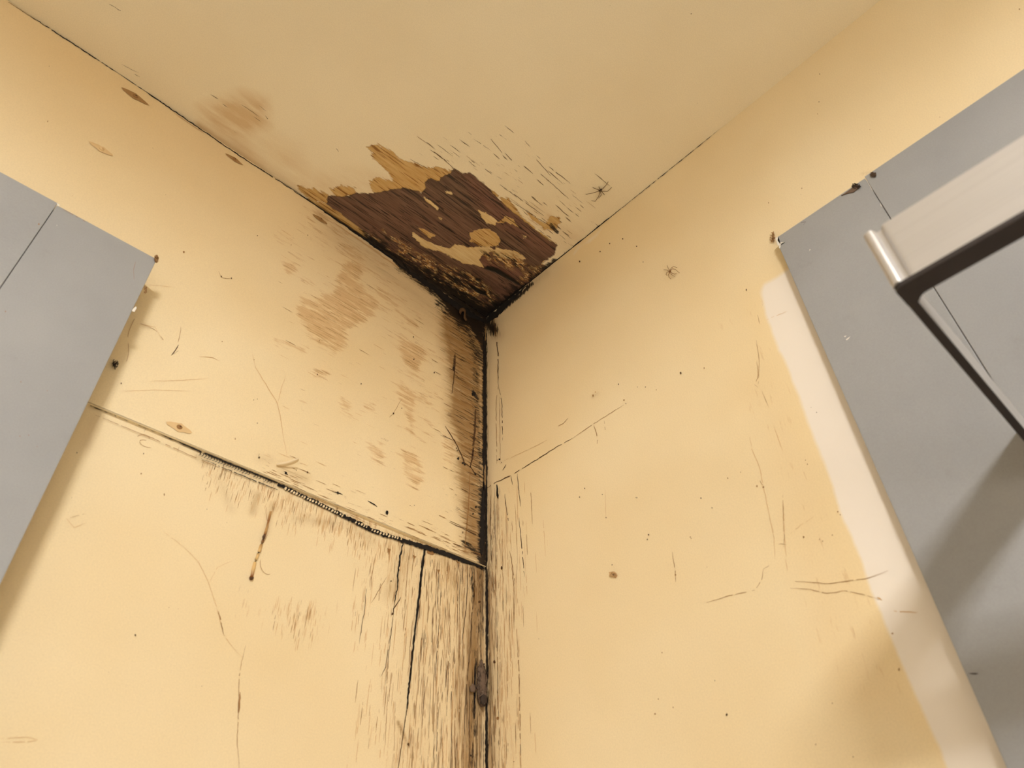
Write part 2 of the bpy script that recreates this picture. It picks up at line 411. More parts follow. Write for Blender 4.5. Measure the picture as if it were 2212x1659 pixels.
SCRAP = [Q([(960,668),(1010,680),(1075,722),(1040,742),(1000,715)]), Q([(1310,705),(1350,685),(1440,672),(1490,710),(1522,750),(1505,790),(1430,805),(1370,795),(1315,762)]),
         Q([(1370,550),(1400,560),(1460,590),(1505,622),(1480,655),(1420,640),(1395,600)]), Q([(1495,640),(1560,588),(1612,610),(1645,668),(1560,632)]),
         Q([(1172,812),(1210,782),(1260,790),(1300,805),(1360,798),(1445,800),(1490,825),(1400,850),(1375,890),(1410,945),(1340,925),(1270,912),(1200,880),(1120,835),(1060,825),(990,795),(915,730),(925,700),(990,745),(1080,785)]),
         Q([(1490,805),(1620,828),(1710,885),(1650,890),(1570,885),(1470,860)]), Q([(1128,408),(1190,428),(1197,448),(1150,435)]), Q([(975,435),(1060,498),(1108,535),(1090,550),(1010,480)]),
         Q([(1665,715),(1700,725),(1695,748),(1680,740)]), Q([(1090,595),(1120,605),(1122,618),(1100,610)]), Q([(1820,890),(1880,900),(1870,935),(1800,915)])]
CREAM = [SCRAP[2], SCRAP[4], SCRAP[5], SCRAP[6], SCRAP[8], SCRAP[9], SCRAP[10], SCRAP[7]]
CRUMB = [Q([(870,800),(1000,860),(1150,930),(1300,980),(1420,1060),(1500,1160),(1380,1210),(1200,1130),(1050,1040),(900,920),(780,830)]), Q([(1640,1040),(1700,960),(1830,930),(1790,990),(1690,1060)]),
         Q([(1380,830),(1620,850),(1740,950),(1640,960),(1450,900)]), Q([(640,720),(760,790),(860,880),(760,850),(660,770)]), Q([(720,690),(900,790),(960,860),(800,780)])]
HOLE = [Q([(1430,928),(1500,945),(1580,995),(1650,1045),(1655,1068),(1540,1008),(1480,975),(1405,950)]), Q([(1290,1050),(1350,1075),(1425,1105),(1425,1135),(1370,1120),(1320,1085)]), Q([(1345,1005),(1390,1020),(1385,1040),(1350,1030)])]
CE_L = [(20,3),(184,111),(287,178),(375,239),(517,336),(600,389),(700,456),(796,522),(859,568),(932,617),(967,643),(1047,688)]
CE_R = [(1896,0),(1772,101),(1641,206),(1519,307),(1341,451),(1201,563),(1138,615),(1087,657),(1047,688)]
def f_ceiling(X, Y, P):
    bare = sdf(BARE, X, Y); och = usdf(OCHRE, X, Y); scr = usdf(SCRAP, X, Y)
    ticks = np.maximum.reduce([.72*soft(sdf([(880,300),(1100,270),(1230,350),(1330,520),(1240,600),(1060,440),(900,370)], X, Y), 60),
                               .5*soft(sdf([(440,215),(560,195),(600,270),(560,330),(430,260)], X, Y), 46), .35*soft(sdf([(360,220),(640,340),(660,420),(500,330)], X, Y), 40),
                               .62*soft(sdf([(940,350),(1040,370),(1200,490),(1260,580),(1180,500)], X, Y), 30), .30*soft(sdf([(220,0),(330,0),(420,60),(300,50)], X, Y), 60),
                               .5*soft(sdf([(250,125),(320,140),(330,180),(270,160)], X, Y), 40), .85*soft(sdf([(800,320),(960,360),(930,400),(860,400)], X, Y), 30)])
    stain = np.maximum.reduce([.75*soft(sdf([(430,230),(520,200),(575,215),(580,275),(520,300),(600,380),(560,350),(450,280)], X, Y), 36), .4*soft(sdf([(560,290),(640,330),(680,420),(600,370)], X, Y), 60),
                               .8*fall(dline([(430,270),(520,332),(640,412)], X, Y), 18), .35*fall(dline([(700,400),(820,400)], X, Y), 50),
                               .9*fall(dline([(1185,470),(1200,492)], X, Y), 16), .3*fall(dline([(1160,450),(1240,520)], X, Y), 40)])
    dl = dline(CE_L[7:], X, Y); dr = dline(CE_R[5:], X, Y)
    mould = np.maximum.reduce([fall(dl, 44)*1.0, fall(dline([(1047,688),(960,640)], X, Y), 66)*1.0, fall(dline([(1047,688),(1110,640)], X, Y), 42), .8*fall(dr, 14), .50*soft(sdf(crop(600,280,3.16,[(700,800),(1000,880),(1300,960),(1560,1050),(1500,1200),(1300,1260),(1000,1080)]), X, Y), 50),
                               .85*fall(dline([(1190,485),(1203,500)], X, Y), 9), .55*fall(dline([(800,510),(860,550)], X, Y), 26)])
    crumb = np.maximum.reduce([soft(usdf(CRUMB, X, Y), 14)])
    red = np.maximum(.8*soft(sdf(Q([(1240,280),(1330,300),(1900,790),(1880,860),(1700,800),(1500,640),(1350,480)]), X, Y), 30), .9*soft(sdf(Q([(1380,840),(1640,960),(1700,1010),(1500,980),(1400,940)]), X, Y), 16))
    return dict(bare=bare, ochre=och, scrap=scr, cream=soft(usdf(CREAM, X, Y), 4), ticks=ticks, stain=stain, mould=np.clip(mould, 0, 1), crumb=crumb, hole=soft(usdf(HOLE, X, Y), 3), red=red)
rnd = random.Random(5)
def x_ceiling(bm):
    ribbon(bm, 'C', CE_R[4:7], 3, 1, .8, 1, gaps=.06)
    ribbon(bm, 'C', [(859,566),(932,612),(980,645),(1047,686)], (8, 16), 1, 2.0, 2)
    ribbon(bm, 'C', [(1047,686),(1087,655),(1138,612)], (16, 4), 1, 1.5, 3)
    for a, b, w in (((1193,478),(1234,516),1.8), ((975,362),(1050,420),2.6), ((948,335),(985,368),1.8), ((1075,395),(1180,470),2.0), ((1100,432),(1195,492),1.6), ((1155,340),(1190,380),2.2), ((1090,330),(1110,352),2), ((1060,300),(1085,330),2),
                    ((1185,360),(1232,396),2), ((1168,375),(1229,430),1.6), ((1023,300),(1060,325),1.3), ((880,340),(930,368),1.2), ((925,320),(970,352),1.6), ((1235,420),(1260,440),1), ((1130,300),(1146,318),1.2), ((235,8),(266,27),1.6), ((285,158),(303,166),1.3), ((262,139),(300,158),1.1), ((455,204),(472,214),1.8), ((573,250),(583,264),2.4), ((575,240),(560,228),1.4), ((520,225),(560,252),1.2), ((727,321),(732,327),3)):
        ribbon(bm, 'C', [a, b], w, 2, .5, 4, gaps=.12)
    for k in range(60):                                  # open grain beyond the peeled patch
        x = rnd.uniform(900, 1290); y = 330+(x-900)*.48+rnd.gauss(-8, 42); L = rnd.choice([5, 8, 12, 22, 34]); 
        if sdf(BARE, np.array([x]), np.array([y]))[0] > -6 or y > 540 or y < 262: continue
        d = np.array([x, y]); dr = np.array([3360.0-x, 2070-y]); dr /= np.linalg.norm(dr); ribbon(bm, 'C', [tuple(d), tuple(d+dr*L*1.25)], rnd.uniform(1.0, 2.0), rnd.choice([2, 3, 3]), .4, k, gaps=.1)
    for k in range(120):                                 # splits in the bare wood
        x = rnd.uniform(700, 1200); y = rnd.uniform(370, 680); L = rnd.uniform(15, 70)
        dr = np.array([3360.0-x, 2070-y]); dr /= np.linalg.norm(dr); e = np.array([x, y])+dr*L
        if min(sdf(BARE, np.array([x]), np.array([y]))[0], sdf(BARE, np.array([e[0]]), np.array([e[1]]))[0]) < 3: continue
        if usdf(SCRAP, np.array([x, e[0]]), np.array([y, e[1]])).max() > -2: continue
        ribbon(bm, 'C', [(x, y), tuple(e)], rnd.uniform(.9, 2.3), rnd.choice([1, 1, 2]), .5, k)
    for x, y, s in ((1493,30,2.2), (1318,12,1), (1506,223,1)): fleck(bm, 'C', x, y, s, 2)
grid('ceiling', (0.0, 0.0, 0.0), (-0.95, 0, 0), (0, -1.0, 0), 420, 420, [M['ceiling'], M['gap'], M['darkbrown'], M['brown'], M['faint']], f_ceiling, x_ceiling, lens=(1.25, 1.25))

# ------------------------------------------------------------------ left wall: overlapping upper panel
S7 = lambda pts: crop(560, 440, 2.9625, pts)
S1 = lambda pts: crop(400, 900, 2.989, pts)
BL = [S7([(250,600),(350,600),(460,570),(490,540),(480,480),(520,380),(600,360),(690,430),(650,500),(770,620),(740,720),(560,830),(560,920),(480,970),(300,830),(240,720)]), S7([(140,370),(240,360),(250,440),(170,480)]),
      S7([(340,1030),(450,1060),(450,1130),(350,1110)]), S7([(890,840),(1050,900),(1070,960),(1020,1120),(930,1060),(890,930)]), S7([(900,700),(1040,760),(1020,820),(930,790)]), S7([(900,1110),(1010,1200),(1000,1400),(1010,1500),(950,1490),(930,1330),(880,1250)]),
      S7([(640,1240),(760,1260),(760,1370),(660,1330)]), S7([(680,1490),(800,1520),(810,1650),(700,1600)]), S7([(910,1540),(1010,1600),(960,1640)]), S7([(300,70),(420,130),(400,160),(330,130)]), S7([(470,200),(620,270),(600,340),(490,260)]), S7([(510,1220),(600,1270),(590,1360),(520,1320)]),
      S7([(540,1100),(650,1150),(600,1160)]), S7([(100,860),(320,920),(300,960),(110,900)]), S1([(1190,170),(1290,180),(1290,330),(1200,300)]), S1([(1400,190),(1500,240),(1560,390),(1500,480),(1400,400)]), S1([(470,235),(560,250),(560,300),(480,280)]), S1([(1650,100),(1760,120),(1740,330),(1650,300)])]
J = [(195,875),(330,929),(430,974),(600,1043),(700,1091),(810,1146),(920,1180),(1045,1221)]
def f_panel(X, Y, P):
    stain = np.maximum.reduce([1.0*soft(usdf(BL[:1]+BL[3:4], X, Y), 22), .8*soft(usdf(BL[1:3]+BL[4:], X, Y), 18), .55*fall(dline([(700,480),(840,640),(900,760),(930,900)], X, Y), 90), .42*fall(dline([(620,520),(760,660)], X, Y), 70), .40*fall(dline([(870,640),(900,800),(890,980)], X, Y), 60),
                               .7*soft(sdf([(930,660),(960,680),(975,850),(985,960),(1000,1080),(1010,1200),(1045,1225),(1045,700),(990,650)], X, Y), 70)])
    col = sdf([(940,670),(955,760),(966,850),(962,900),(978,950),(990,1080),(1000,1200),(1050,1225),(1050,690),(990,650)], X, Y)
    ochre = np.maximum.reduce([.86*soft(col, 34), .42*fall(dline([(720,500),(800,560),(960,690)], X, Y), 60), .6*fall(dline([(960,650),(1010,720),(1040,860)], X, Y), 60), .8*fall(dline([(1031,860),(1022,980),(1013,1100),(1005,1190)], X, Y), 15), .95*fall(dline([(1047,690),(1046,1000),(1047,1222)], X, Y), 34), .6*fall(dline([(980,770),(978,850)], X, Y), 10),
                               .45*fall(dline([(690,470),(700,476)], X, Y), 24), .5*fall(dline([(610,1010),(625,1022),(660,1035)], X, Y), 20), .6*fall(dline([(860,570),(960,660)], X, Y), 26), .35*fall(dline([(560,990),(585,995)], X, Y), 16)])
    d = dline(J, X, Y)
    ticks = np.maximum.reduce([.98*soft(col, 60), .55*soft(sdf([(860,700),(960,690),(970,1000),(900,930),(850,800)], X, Y), 80), .60*soft(usdf(BL[:1]+BL[3:9], X, Y), 30), .55*fall(d, 90)*(X > 560), .34*soft(sdf([(700,830),(1000,900),(1010,1180),(700,1060)], X, Y), 100), .22*soft(sdf([(600,560),(860,640),(960,900),(600,800)], X, Y), 120), .70*soft(sdf([(820,1090),(1040,1160),(1045,1220),(900,1170)], X, Y), 60),
                               .5*soft(sdf(S1([(480,190),(660,240),(640,280),(500,230)]), X, Y), 14), .35*fall(dline([(620,490),(760,570)], X, Y), 60)])
    mould = np.maximum.reduce([.97*((P[:, 2] > -(.0012+.0095*np.clip((P[:, 0]+.40)/.20, 0, 1))-.003*np.sin(P[:, 0]*90)*(P[:, 0] > -.2)) & (P[:, 0] > -.40)), fall(dline([(1048,740),(1047,1000)], X, Y), 12), .9*fall(dline([(870,575),(932,618),(967,648),(1047,695)], X, Y), 26), .9*fall(dline([(1047,690),(1000,690),(965,650)], X, Y), 44), fall(dline([(1046,1060),(1043,1222)], X, Y), 24)*1.0, .95*soft(sdf([(930,615),(1047,685),(1048,770),(1030,735),(1012,704),(985,692),(960,662)], X, Y), 12), .62*fall(dline([(1000,690),(1040,780)], X, Y), 34), .6*fall(dline([(1028,880),(1024,960)], X, Y), 9),
                               .8*fall(dline([(1003,1172),(1030,1195),(1042,1215)], X, Y), 13), .5*fall(dline([(1025,700),(1040,1100)], X, Y), 26), .85*fall(dline([(860,567),(960,640)], X, Y), 10), .75*fall(dline([(983,770),(980,800)], X, Y), 7), .8*fall(dline([(1022,845),(1032,862)], X, Y), 8)])
    yel = np.clip(soft(-P[:, 2]*0+(.20+P[:, 2])*1.0, .3), 0, 1)*0.25
    return dict(stain=np.clip(stain, 0, 1), ochre=np.clip(ochre, 0, 1), ticks=np.clip(ticks, 0, 1), mould=np.clip(mould, 0, 1), yellow=yel)
rnd = random.Random(11)
def gdir(x, y, vp): d = np.array([vp[0]-x, vp[1]-y]); return d/np.linalg.norm(d)
VX, VZ = (3185.0, 2098.0), (1050.0, -900.0)
def x_panel(bm):
    ribbon(bm, 'U', [(18,4)]+CE_L[1:7], 2.8, 1, .8, 1, gaps=.03); ribbon(bm, 'U', CE_L[6:8]+[(859,568)], (3, 6), 1, 1.2, 2); ribbon(bm, 'U', [(859,570),(932,620),(967,648),(1000,668),(1047,695)], (11, 20), 1, 2.0, 3)
    ribbon(bm, 'U', [(375,243),(440,288)], 1.6, 4, .4, 4); ribbon(bm, 'U', [(720,480),(780,521),(830,557),(862,579)], (3, 4), 4, .6, 5)
    ribbon(bm, 'U', [(1046,700),(1046,900),(1045,1060)], (6, 4), 1, .8, 6); ribbon(bm, 'U', [(1045,1040),(1043,1120),(1041,1200)], (8, 14), 1, 1.6, 7)
    for pts, w, m in ((((1028,885),(1026,930),(1021,985),(1016,1010)), 4, 2), (((1016,1010),(1012,1100),(1004,1180)), 3, 3), (((983,762),(982,800),(977,850)), 3.5, 2), (((962,920),(985,958),(998,985),(1003,1000),(1018,1010),(1027,1026)), 3, 2),
                      (((545,765),(553,795),(598,868),(606,900),(611,935),(620,985)), 1.4, 4), (((600,870),(609,835),(618,810)), 1.0, 4), (((836,905),(850,893),(868,862)), 1.0, 3), (((370,768),(378,757),(386,745)), 2.6, 2), (((385,757),(376,764)), 2, 2), (((384,740),(388,728),(391,706)), 1.5, 3),
                      (((300,700),(335,706),(350,735)), .8, 4), (((310,615),(350,617),(380,621)), .7, 4), (((325,823),(380,822),(450,817)), .9, 4), (((260,845),(340,842),(410,845)), .9, 4), (((430,770),(460,772),(475,780)), 1.4, 4), (((472,586),(478,600),(492,602),(500,600)), 1.2, 3),
                      (((970,1128),(1040,1160)), 2, 2), (((795,1082),(815,1094)), 3.5, 1), (((720,1062),(740,1068)), 3, 1), (((560,980),(558,990)), 2.5, 2), (((615,1018),(622,1026)), 5, 1), (((870,568),(880,580)), 5, 1)):
        ribbon(bm, 'U', list(pts), w, m, .6, 9, gaps=.04)
    for k in range(520):                                 # short splits along the grain, dense near the corner and the joint
        r = rnd.random()
        if r < .50: x = 1045-abs(rnd.gauss(0, 42)); y = rnd.uniform(700, 1215)
        elif r < .78: x = rnd.uniform(560, 1030); y = np.interp(x, [p[0] for p in J], [p[1] for p in J])-abs(rnd.gauss(0, 26))-4
        else: x = rnd.uniform(600, 1000); y = rnd.uniform(480, 1000)
        jy = np.interp(x, [p[0] for p in J], [p[1] for p in J]); ce = np.interp(x, [p[0] for p in CE_L], [p[1] for p in CE_L])
        if y > jy-6 or y < ce+14: continue
        L = rnd.choice([5, 8, 12, 18, 26]); d = gdir(x, y, VX); e = np.array([x, y])+d*L
        if e[0] > 1044: continue
        ribbon(bm, 'U', [(x, y), tuple(e)], rnd.uniform(.7, 1.8) if r < .78 else rnd.uniform(.7, 1.2), 2 if (r < .5 and rnd.random() < .6) else 3 if r < .78 else rnd.choice([3, 4, 4]), .3, k)
    for x, y, s, m in ((397,544,3,3),(556,509,1.6,2),(665,508,1.4,2),(629,529,2,3),(478,597,2,2),(500,601,3,2),(893,728,2.4,2),(894,776,3,2),(938,805,2.4,2),(690,736,2.4,3),(686,809,2.4,2),(556,862,1.5,2),(549,777,1.5,3),(780,829,2.4,2),(868,882,1.6,2),(850,893,2.4,2),(548,864,1.4,2),(556,914,1.4,2),(560,988,3,2),(618,1022,5,1),(640,1016,1.6,2),
                       (664,1020,3,2),(730,1065,4.5,1),(836,1107,6,1),(895,1092,2,2),(886,1092,1.6,2),(990,990,4,1),(1000,1000,4,1),(1004,1003,3,1),(1027,1024,4,1),(988,973,2.5,1),(986,968,2,1),(1023,850,6,1),(240,740,2,3),(262,828,2,2),(480,738,2,3),(508,948,3,3),(543,948,1,2),(106,143,1.4,2),(140,202,1,2),(330,320,1,2),(156,423,1.4,3),(358,420,1,3),(103,262,2.4,3),(1000,1150,3,2),(1028,1095,4,1),(1022,1110,3,1)):
        fleck(bm, 'U', x, y, s, m)
UP0, UPH = -0.0005, 0.4735
up = grid('wall_left', (0.0, -0.004, UP0), (-0.95, 0, 0), (0, 0, -UPH+.001), 460, 230, [M['panel'], M['gap'], M['darkbrown'], M['brown'], M['faint']], f_panel, x_panel, lens=(1.3, 1))
# bottom edge of that panel
bm = bmesh.new(); box(bm, (-0.95, -0.004, -0.474), (0.0, 0.0, -0.4735)); link('wall_left', bm, M['panel'], up)

# ------------------------------------------------------------------ left wall below the joint
def f_lower(X, Y, P):
    d = dline(J, X, Y); jy = np.interp(X, [p[0] for p in J], [p[1] for p in J])
    pl = sdf([(850,1150),(1060,1230),(1060,1800),(830,1800),(840,1500),(860,1300)], X, Y)
    stain = np.maximum.reduce([.62*fall(d, 60)*(X > 520), .5*fall(dline([(560,1080),(760,1150)], X, Y), 40), .26*soft(pl, 60), .4*fall(dline([(870,1200),(850,1300)], X, Y), 60), .4*fall(dline([(520,1310),(700,1340)], X, Y), 60)])
    ochre = np.maximum.reduce([.55*fall(dline([(880,1190),(850,1280)], X, Y), 40), .6*fall(dline([(960,1210),(1000,1290)], X, Y), 40), .9*fall(dline([(1035,1225),(1025,1420),(1015,1659)], X, Y), 58), .6*fall(dline([(992,1420),(985,1659)], X, Y), 34), .62*fall(dline([(555,1070),(545,1105)], X, Y), 16), .55*fall(dline([(590,1090),(575,1150)], X, Y), 13), .28*fall(dline([(470,1030),(500,1100)], X, Y), 20), .45*fall(dline([(640,1120),(720,1130)], X, Y), 20),
                               .5*fall(dline([(425,985),(445,1000)], X, Y), 16), .55*fall(dline([(850,1160),(1045,1228)], X, Y), 20), .8*fall(dline([(860,1560),(882,1610)], X, Y), 10), .40*fall(dline([(205,905),(190,960)], X, Y), 34), .22*soft(pl, 80), .35*fall(dline([(750,1130),(800,1170)], X, Y), 26)])
    ticks = np.maximum.reduce([.72*fall(d, 95)*(X > 430), .80*soft(pl, 120), .60*soft(sdf([(790,1180),(870,1180),(850,1400),(840,1660),(790,1660),(800,1400)], X, Y), 70), .50*soft(sdf([(600,1290),(700,1310),(740,1340),(690,1400),(600,1370)], X, Y), 50), .45*fall(dline([(520,1270),(620,1300)], X, Y), 40), .45*fall(d, 60)*(X < 430), .18*soft(sdf([(300,1250),(800,1300),(800,1700),(200,1700)], X, Y), 200)])
    mould = np.maximum.reduce([.95*fall(dline([(880,1170),(1046,1226)], X, Y), 9), .9*fall(dline([(1048,1225),(1050,1430)], X, Y), 8), .8*fall(dline([(1049,1500),(1048,1659)], X, Y), 8), .6*fall(dline([(1020,1225),(1022,1300)], X, Y), 12), .6*fall(dline([(1027,1490),(1024,1560)], X, Y), 10), .45*fall(dline([(1040,1225),(1020,1659)], X, Y), 30)])
    return dict(stain=np.clip(stain, 0, 1), ochre=np.clip(ochre, 0, 1), ticks=np.clip(ticks, 0, 1), mould=np.clip(mould, 0, 1), yellow=np.zeros(len(X)))
K2 = lambda pts: crop(760, 1140, 3.1976, pts)
def x_lower(bm):
    ribbon(bm, 'L', [(872,1168),(868,1184),(863,1209),(860,1240),(858,1271),(851,1315)], (5, 2), 1, 1.2, 1, step=4); ribbon(bm, 'L', [(851,1315),(847,1352),(838,1430),(832,1480)], (1.8, 1.2), 2, .6, 2)
    ribbon(bm, 'L', [(919,1177),(913,1218),(905,1290),(899,1343),(893,1396),(885,1471),(879,1531)], (6.5, 4), 1, .8, 3, taper=False); ribbon(bm, 'L', [(879,1531),(869,1602),(860,1662)], (2.5, 1.6), 2, .6, 4, taper=False)
    for pts, w, m in ((K2([(845,265),(850,430),(825,640),(815,880),(800,1000),(780,1300),(770,1659)]), 2, 2), (K2([(800,250),(800,420),(785,600),(760,800)]), 2.2, 2), (K2([(905,290),(885,500),(875,640)]), 2, 3), (K2([(680,600),(670,880),(650,1100)]), 1.8, 3), (K2([(858,900),(850,1050),(848,1320)]), 4, 1), (K2([(835,1480),(830,1659)]), 2, 2),
                      (K2([(715,1250),(710,1450),(715,1659)]), 2.4, 3), (K2([(605,600),(590,850),(575,1060)]), 1.6, 2), (K2([(600,1100),(580,1450)]), 1.4, 3), (K2([(100,420),(90,560),(50,800)]), 1.8, 2), (K2([(165,180),(140,330),(130,430)]), 1.6, 3), (K2([(270,700),(235,960),(200,1030)]), 1.8, 2), (K2([(340,480),(290,560),(285,600)]), 3, 2), (K2([(380,1250),(345,1490),(320,1659)]), 2, 3),
                      (K2([(540,950),(500,1180),(490,1380)]), 1.2, 3), (K2([(620,1380),(630,1659)]), 1.2, 3), (K2([(240,340),(135,520)]), 1.2, 3), (K2([(250,1150),(240,1300),(230,1500)]), 1.4, 3), (K2([(300,1200),(295,1400),(290,1659)]), 1.2, 3),
                      (((530,1395),(522,1430),(517,1460),(516,1500),(514,1560),(512,1600),(517,1660)), 1.8, 3), (((519,1495),(516,1540)), 4.5, 3), (((395,1180),(430,1215),(452,1262),(468,1310),(482,1368),(500,1395),(526,1424)), 1.3, 4), (((472,1320),(483,1370)), 3, 3), (((355,1150),(395,1180)), 1, 4), (((450,1262),(470,1225),(500,1212)), 1, 4),
                      (((140,1115),(160,1140),(185,1130)), 1.2, 4), (((150,1118),(185,1110)), 1, 3), (((2,1595),(60,1592),(82,1598),(60,1603),(2,1603)), 1.6, 4)):
        ribbon(bm, 'L', list(pts), w, m, .6, 5, gaps=.05)
    for k in range(1150):
        r = rnd.random()
        if r < .52: x = rnd.uniform(440, 1040); y = np.interp(x, [p[0] for p in J], [p[1] for p in J])+8+abs(rnd.gauss(0, 32)); L = rnd.choice([6, 10, 16, 22])
        elif r < .82: x = 1045-abs(rnd.gauss(0, 95)); y = rnd.uniform(1200, 1659); L = rnd.choice([20, 40, 70, 120])
        elif r < .90: x = rnd.uniform(595, 690); y = rnd.uniform(1275, 1370)+(x-595)*.25; L = rnd.choice([10, 18, 28])
        else: x = rnd.uniform(760, 900); y = rnd.uniform(1190, 1640); L = rnd.choice([10, 25, 50])
        jy = np.interp(x, [p[0] for p in J], [p[1] for p in J])
        if y < jy+8 or x < 430: continue
        d = -gdir(x, y, VZ); e = np.array([x, y])+d*L
        m = rnd.choice([2, 3, 3, 4]) if x > 900 else rnd.choice([3, 4, 4])
        ribbon(bm, 'L', [(x, y), tuple(e)], rnd.uniform(.7, 1.7), m, .3, k, gaps=.05)
    for x, y, s, m in ((292,1372,3,2),(436,1482,1.4,2),(490,1128,1.2,2),(235,1452,1.4,3),(355,1068,4,3),(310,980,2.4,2),(166,978,2.4,2),(305,1023,3,3),(385,1315,1.4,3),(365,1312,1.4,3),(447,1100,1.6,2),(155,1075,1.6,3),(882,1608,4,2),(845,1255,2.6,2),(1036,1300,4,2),(1017,1632,4,1),(985,1175,1,2),(848,1326,3.6,2)):
        fleck(bm, 'L', x, y, s, m)
    # broken flakes at the top of the split boards
    for q in ([(515,130),(590,155),(560,190),(520,175)], [(715,220),(750,245),(730,245)], [(245,140),(270,150),(255,190)], [(420,185),(445,200),(430,215)], [(590,290),(610,290),(598,320)]):
        patch(bm, 'L', K2(q), 3)
lower = grid('wall_left', (0.0, 0.0, -0.470), (-0.95, 0, 0), (0, 0, -0.45), 400, 200, [M['lower'], M['gap'], M['darkbrown'], M['brown'], M['faint']], f_lower, x_lower, lens=(1.3, 1))

# ------------------------------------------------------------------ the gap strip between the two boards with its row of dried glue beads
trim = thing('trim_1', 'thin black gap strip with pale dried glue beads across the left wall', 'strip', onY(600, 1045)); del trim['label']; del trim['category']; trim['kind'] = 'structure'
bm = bmesh.new(); rnd = random.Random(3)
SURF['J'] = (lambda x, y, d=0.0: onY(x, y, -0.0012-d), np.array([0, -1.0, 0]))
ribbon(bm, 'J', J[:4], (4.2, 4.6), 0, .7, 1, taper=False, gaps=.02); ribbon(bm, 'J', [(x, y+2.5) for x, y in J[3:]], (9, 13), 0, 1.2, 2, taper=False, step=4)
ribbon(bm, 'J', [(430,989),(520,1026),(600,1058)], (1.6, 3.5), 0, .7, 8, gaps=.1, step=4)
ribbon(bm, 'J', [(1046,1180),(1046,1225)], (10, 16), 0, 1, 3, taper=False)
link('gap', bm, M['gap'], trim)
bm = bmesh.new(); ribbon(bm, 'J', [(x, y+11) for x, y in ((205,885),(330,936),(430,981),(520,1018))], 1.8, 0, .8, 4, gaps=.08); link('crack', bm, M['brown'], trim)
bm = bmesh.new(); bmd = bmesh.new()
P = resample([(430,980),(600,1048),(700,1094),(810,1148),(885,1171)], 6.2); along = np.array([.93, .38]); across = np.array([-.38, .93])
for i, p in enumerate(P):
    if rnd.random() > (.95 if p[0] < 860 else .3) or 588 < p[0] < 612 or 745 < p[0] < 768: continue
    kk = rnd.uniform(.7, 1.05); late = p[0] > 600
    if late:
        c = onY(p[0]+rnd.uniform(-1, 1), p[1]+rnd.uniform(-1.0, .6), -.0018)
        e0 = onY(*(p+across*3), -.0018); e1 = onY(*(p-across*3), -.0018); ax = (e1-e0)/np.linalg.norm(e1-e0); ax = ax*.9+np.array([.35, 0, 0]); ax /= np.linalg.norm(ax)
        blob(bm, c, (.0021*kk, .0006, .0014*kk*rnd.uniform(.7, 1.1)), (ax, np.array([0, 1.0, 0]), np.cross(ax, [0, 1.0, 0])), seed=i, amp=.16, sub=2)
    q0 = p-across*4.2*kk+along*1.5; q1 = p+along*rnd.uniform(3.2, 4.6)-across*.8; q2 = p+across*3.6*kk+along*.6
    tube(bmd, [onY(*q0, -.0016), onY(*((q0+q1)/2+along*.8), -.0019), onY(*q1, -.0021), onY(*((q1+q2)/2+along*.6), -.0019), onY(*q2, -.0016)], .00042 if late else .00034, 4)
o = link('glue_beads', bm, M['flake'], trim, True); o['kind'] = 'stuff'; o = link('bead_rims', bmd, M['gap'], trim, True); o['kind'] = 'stuff'

# ------------------------------------------------------------------ right wall
WHITE = [(1740,560),(1650,615),(1645,635),(1655,682),(1673,731),(1699,791),(1726,854),(1745,905),(1775,985),(1799,1050),(1821,1123),(1861,1208),(1887,1292),(1920,1366),(1953,1446),(1993,1538),(2034,1619),(2060,1700),(2400,1700),(1900,800)]
def f_right(X, Y, P):
    ticks = np.maximum.reduce([.55*soft(sdf([(1048,1050),(1110,1020),(1130,1150),(1140,1300),(1125,1659),(1048,1659)], X, Y), 70), .38*fall(dline([(1070,750),(1075,1040)], X, Y), 18), .8*fall(dline([(1058,1230),(1060,1659)], X, Y), 22), .25*soft(sdf([(1050,1050),(1200,1100),(1170,1500),(1050,1500)], X, Y), 90), .3*fall(dline([(1290,920),(1290,960)], X, Y), 30)])
    ochre = np.maximum.reduce([.75*fall(dline([(1054,1230),(1057,1350),(1060,1659)], X, Y), 22), .5*fall(dline([(1052,690),(1056,1230)], X, Y), 14), .8*fall(dline([(1062,690),(1070,720)], X, Y), 26), .35*fall(dline([(1100,655),(1180,590)], X, Y), 14), .4*fall(dline([(1290,850),(1280,857)], X, Y), 8), .5*fall(dline([(1860,375),(1890,372)], X, Y), 4)])
    mould = np.maximum.reduce([.98*fall(dline([(1047,690),(1064,712)], X, Y), 22), .9*fall(dline([(1049,700),(1050,1230)], X, Y), 7), .8*fall(dline([(1052,1230),(1052,1659)], X, Y), 8), .9*fall(dline([(1060,690),(1120,640),(1150,612)], X, Y), 9)*1.0])
    stain = np.maximum.reduce([.22*soft(sdf([(1600,900),(1690,1000),(1700,1290),(1740,1330),(1800,1500),(1960,1500),(1830,1130),(1720,880),(1640,700)], X, Y), 60), .35*fall(dline([(1560,700),(1640,655)], X, Y), 26)])  # faint tan area left of the white patch, plus a short streak
    yel = .18*soft(sdf([(1600,860),(1640,900),(1700,1100),(1730,1290),(1800,1520),(1980,1560),(1830,1130),(1740,900),(1660,700),(1620,650)], X, Y), 70)
    wh = np.maximum(sdf(WHITE, X, Y), sdf([(1240,548),(1300,492),(1290,512),(1270,524),(1248,532)], X, Y)-2)
    return dict(stain=np.clip(stain, 0, 1), ochre=np.clip(ochre, 0, 1), ticks=np.clip(ticks, 0, 1), mould=np.clip(mould, 0, 1), yellow=yel, white=np.maximum(wh, -60))
R5 = lambda pts: crop(1060, 780, 2.962, pts)
R6 = lambda pts: crop(1472, 1050, 2.724, pts)
R4 = lambda pts: crop(840, 640, 2.765, pts)
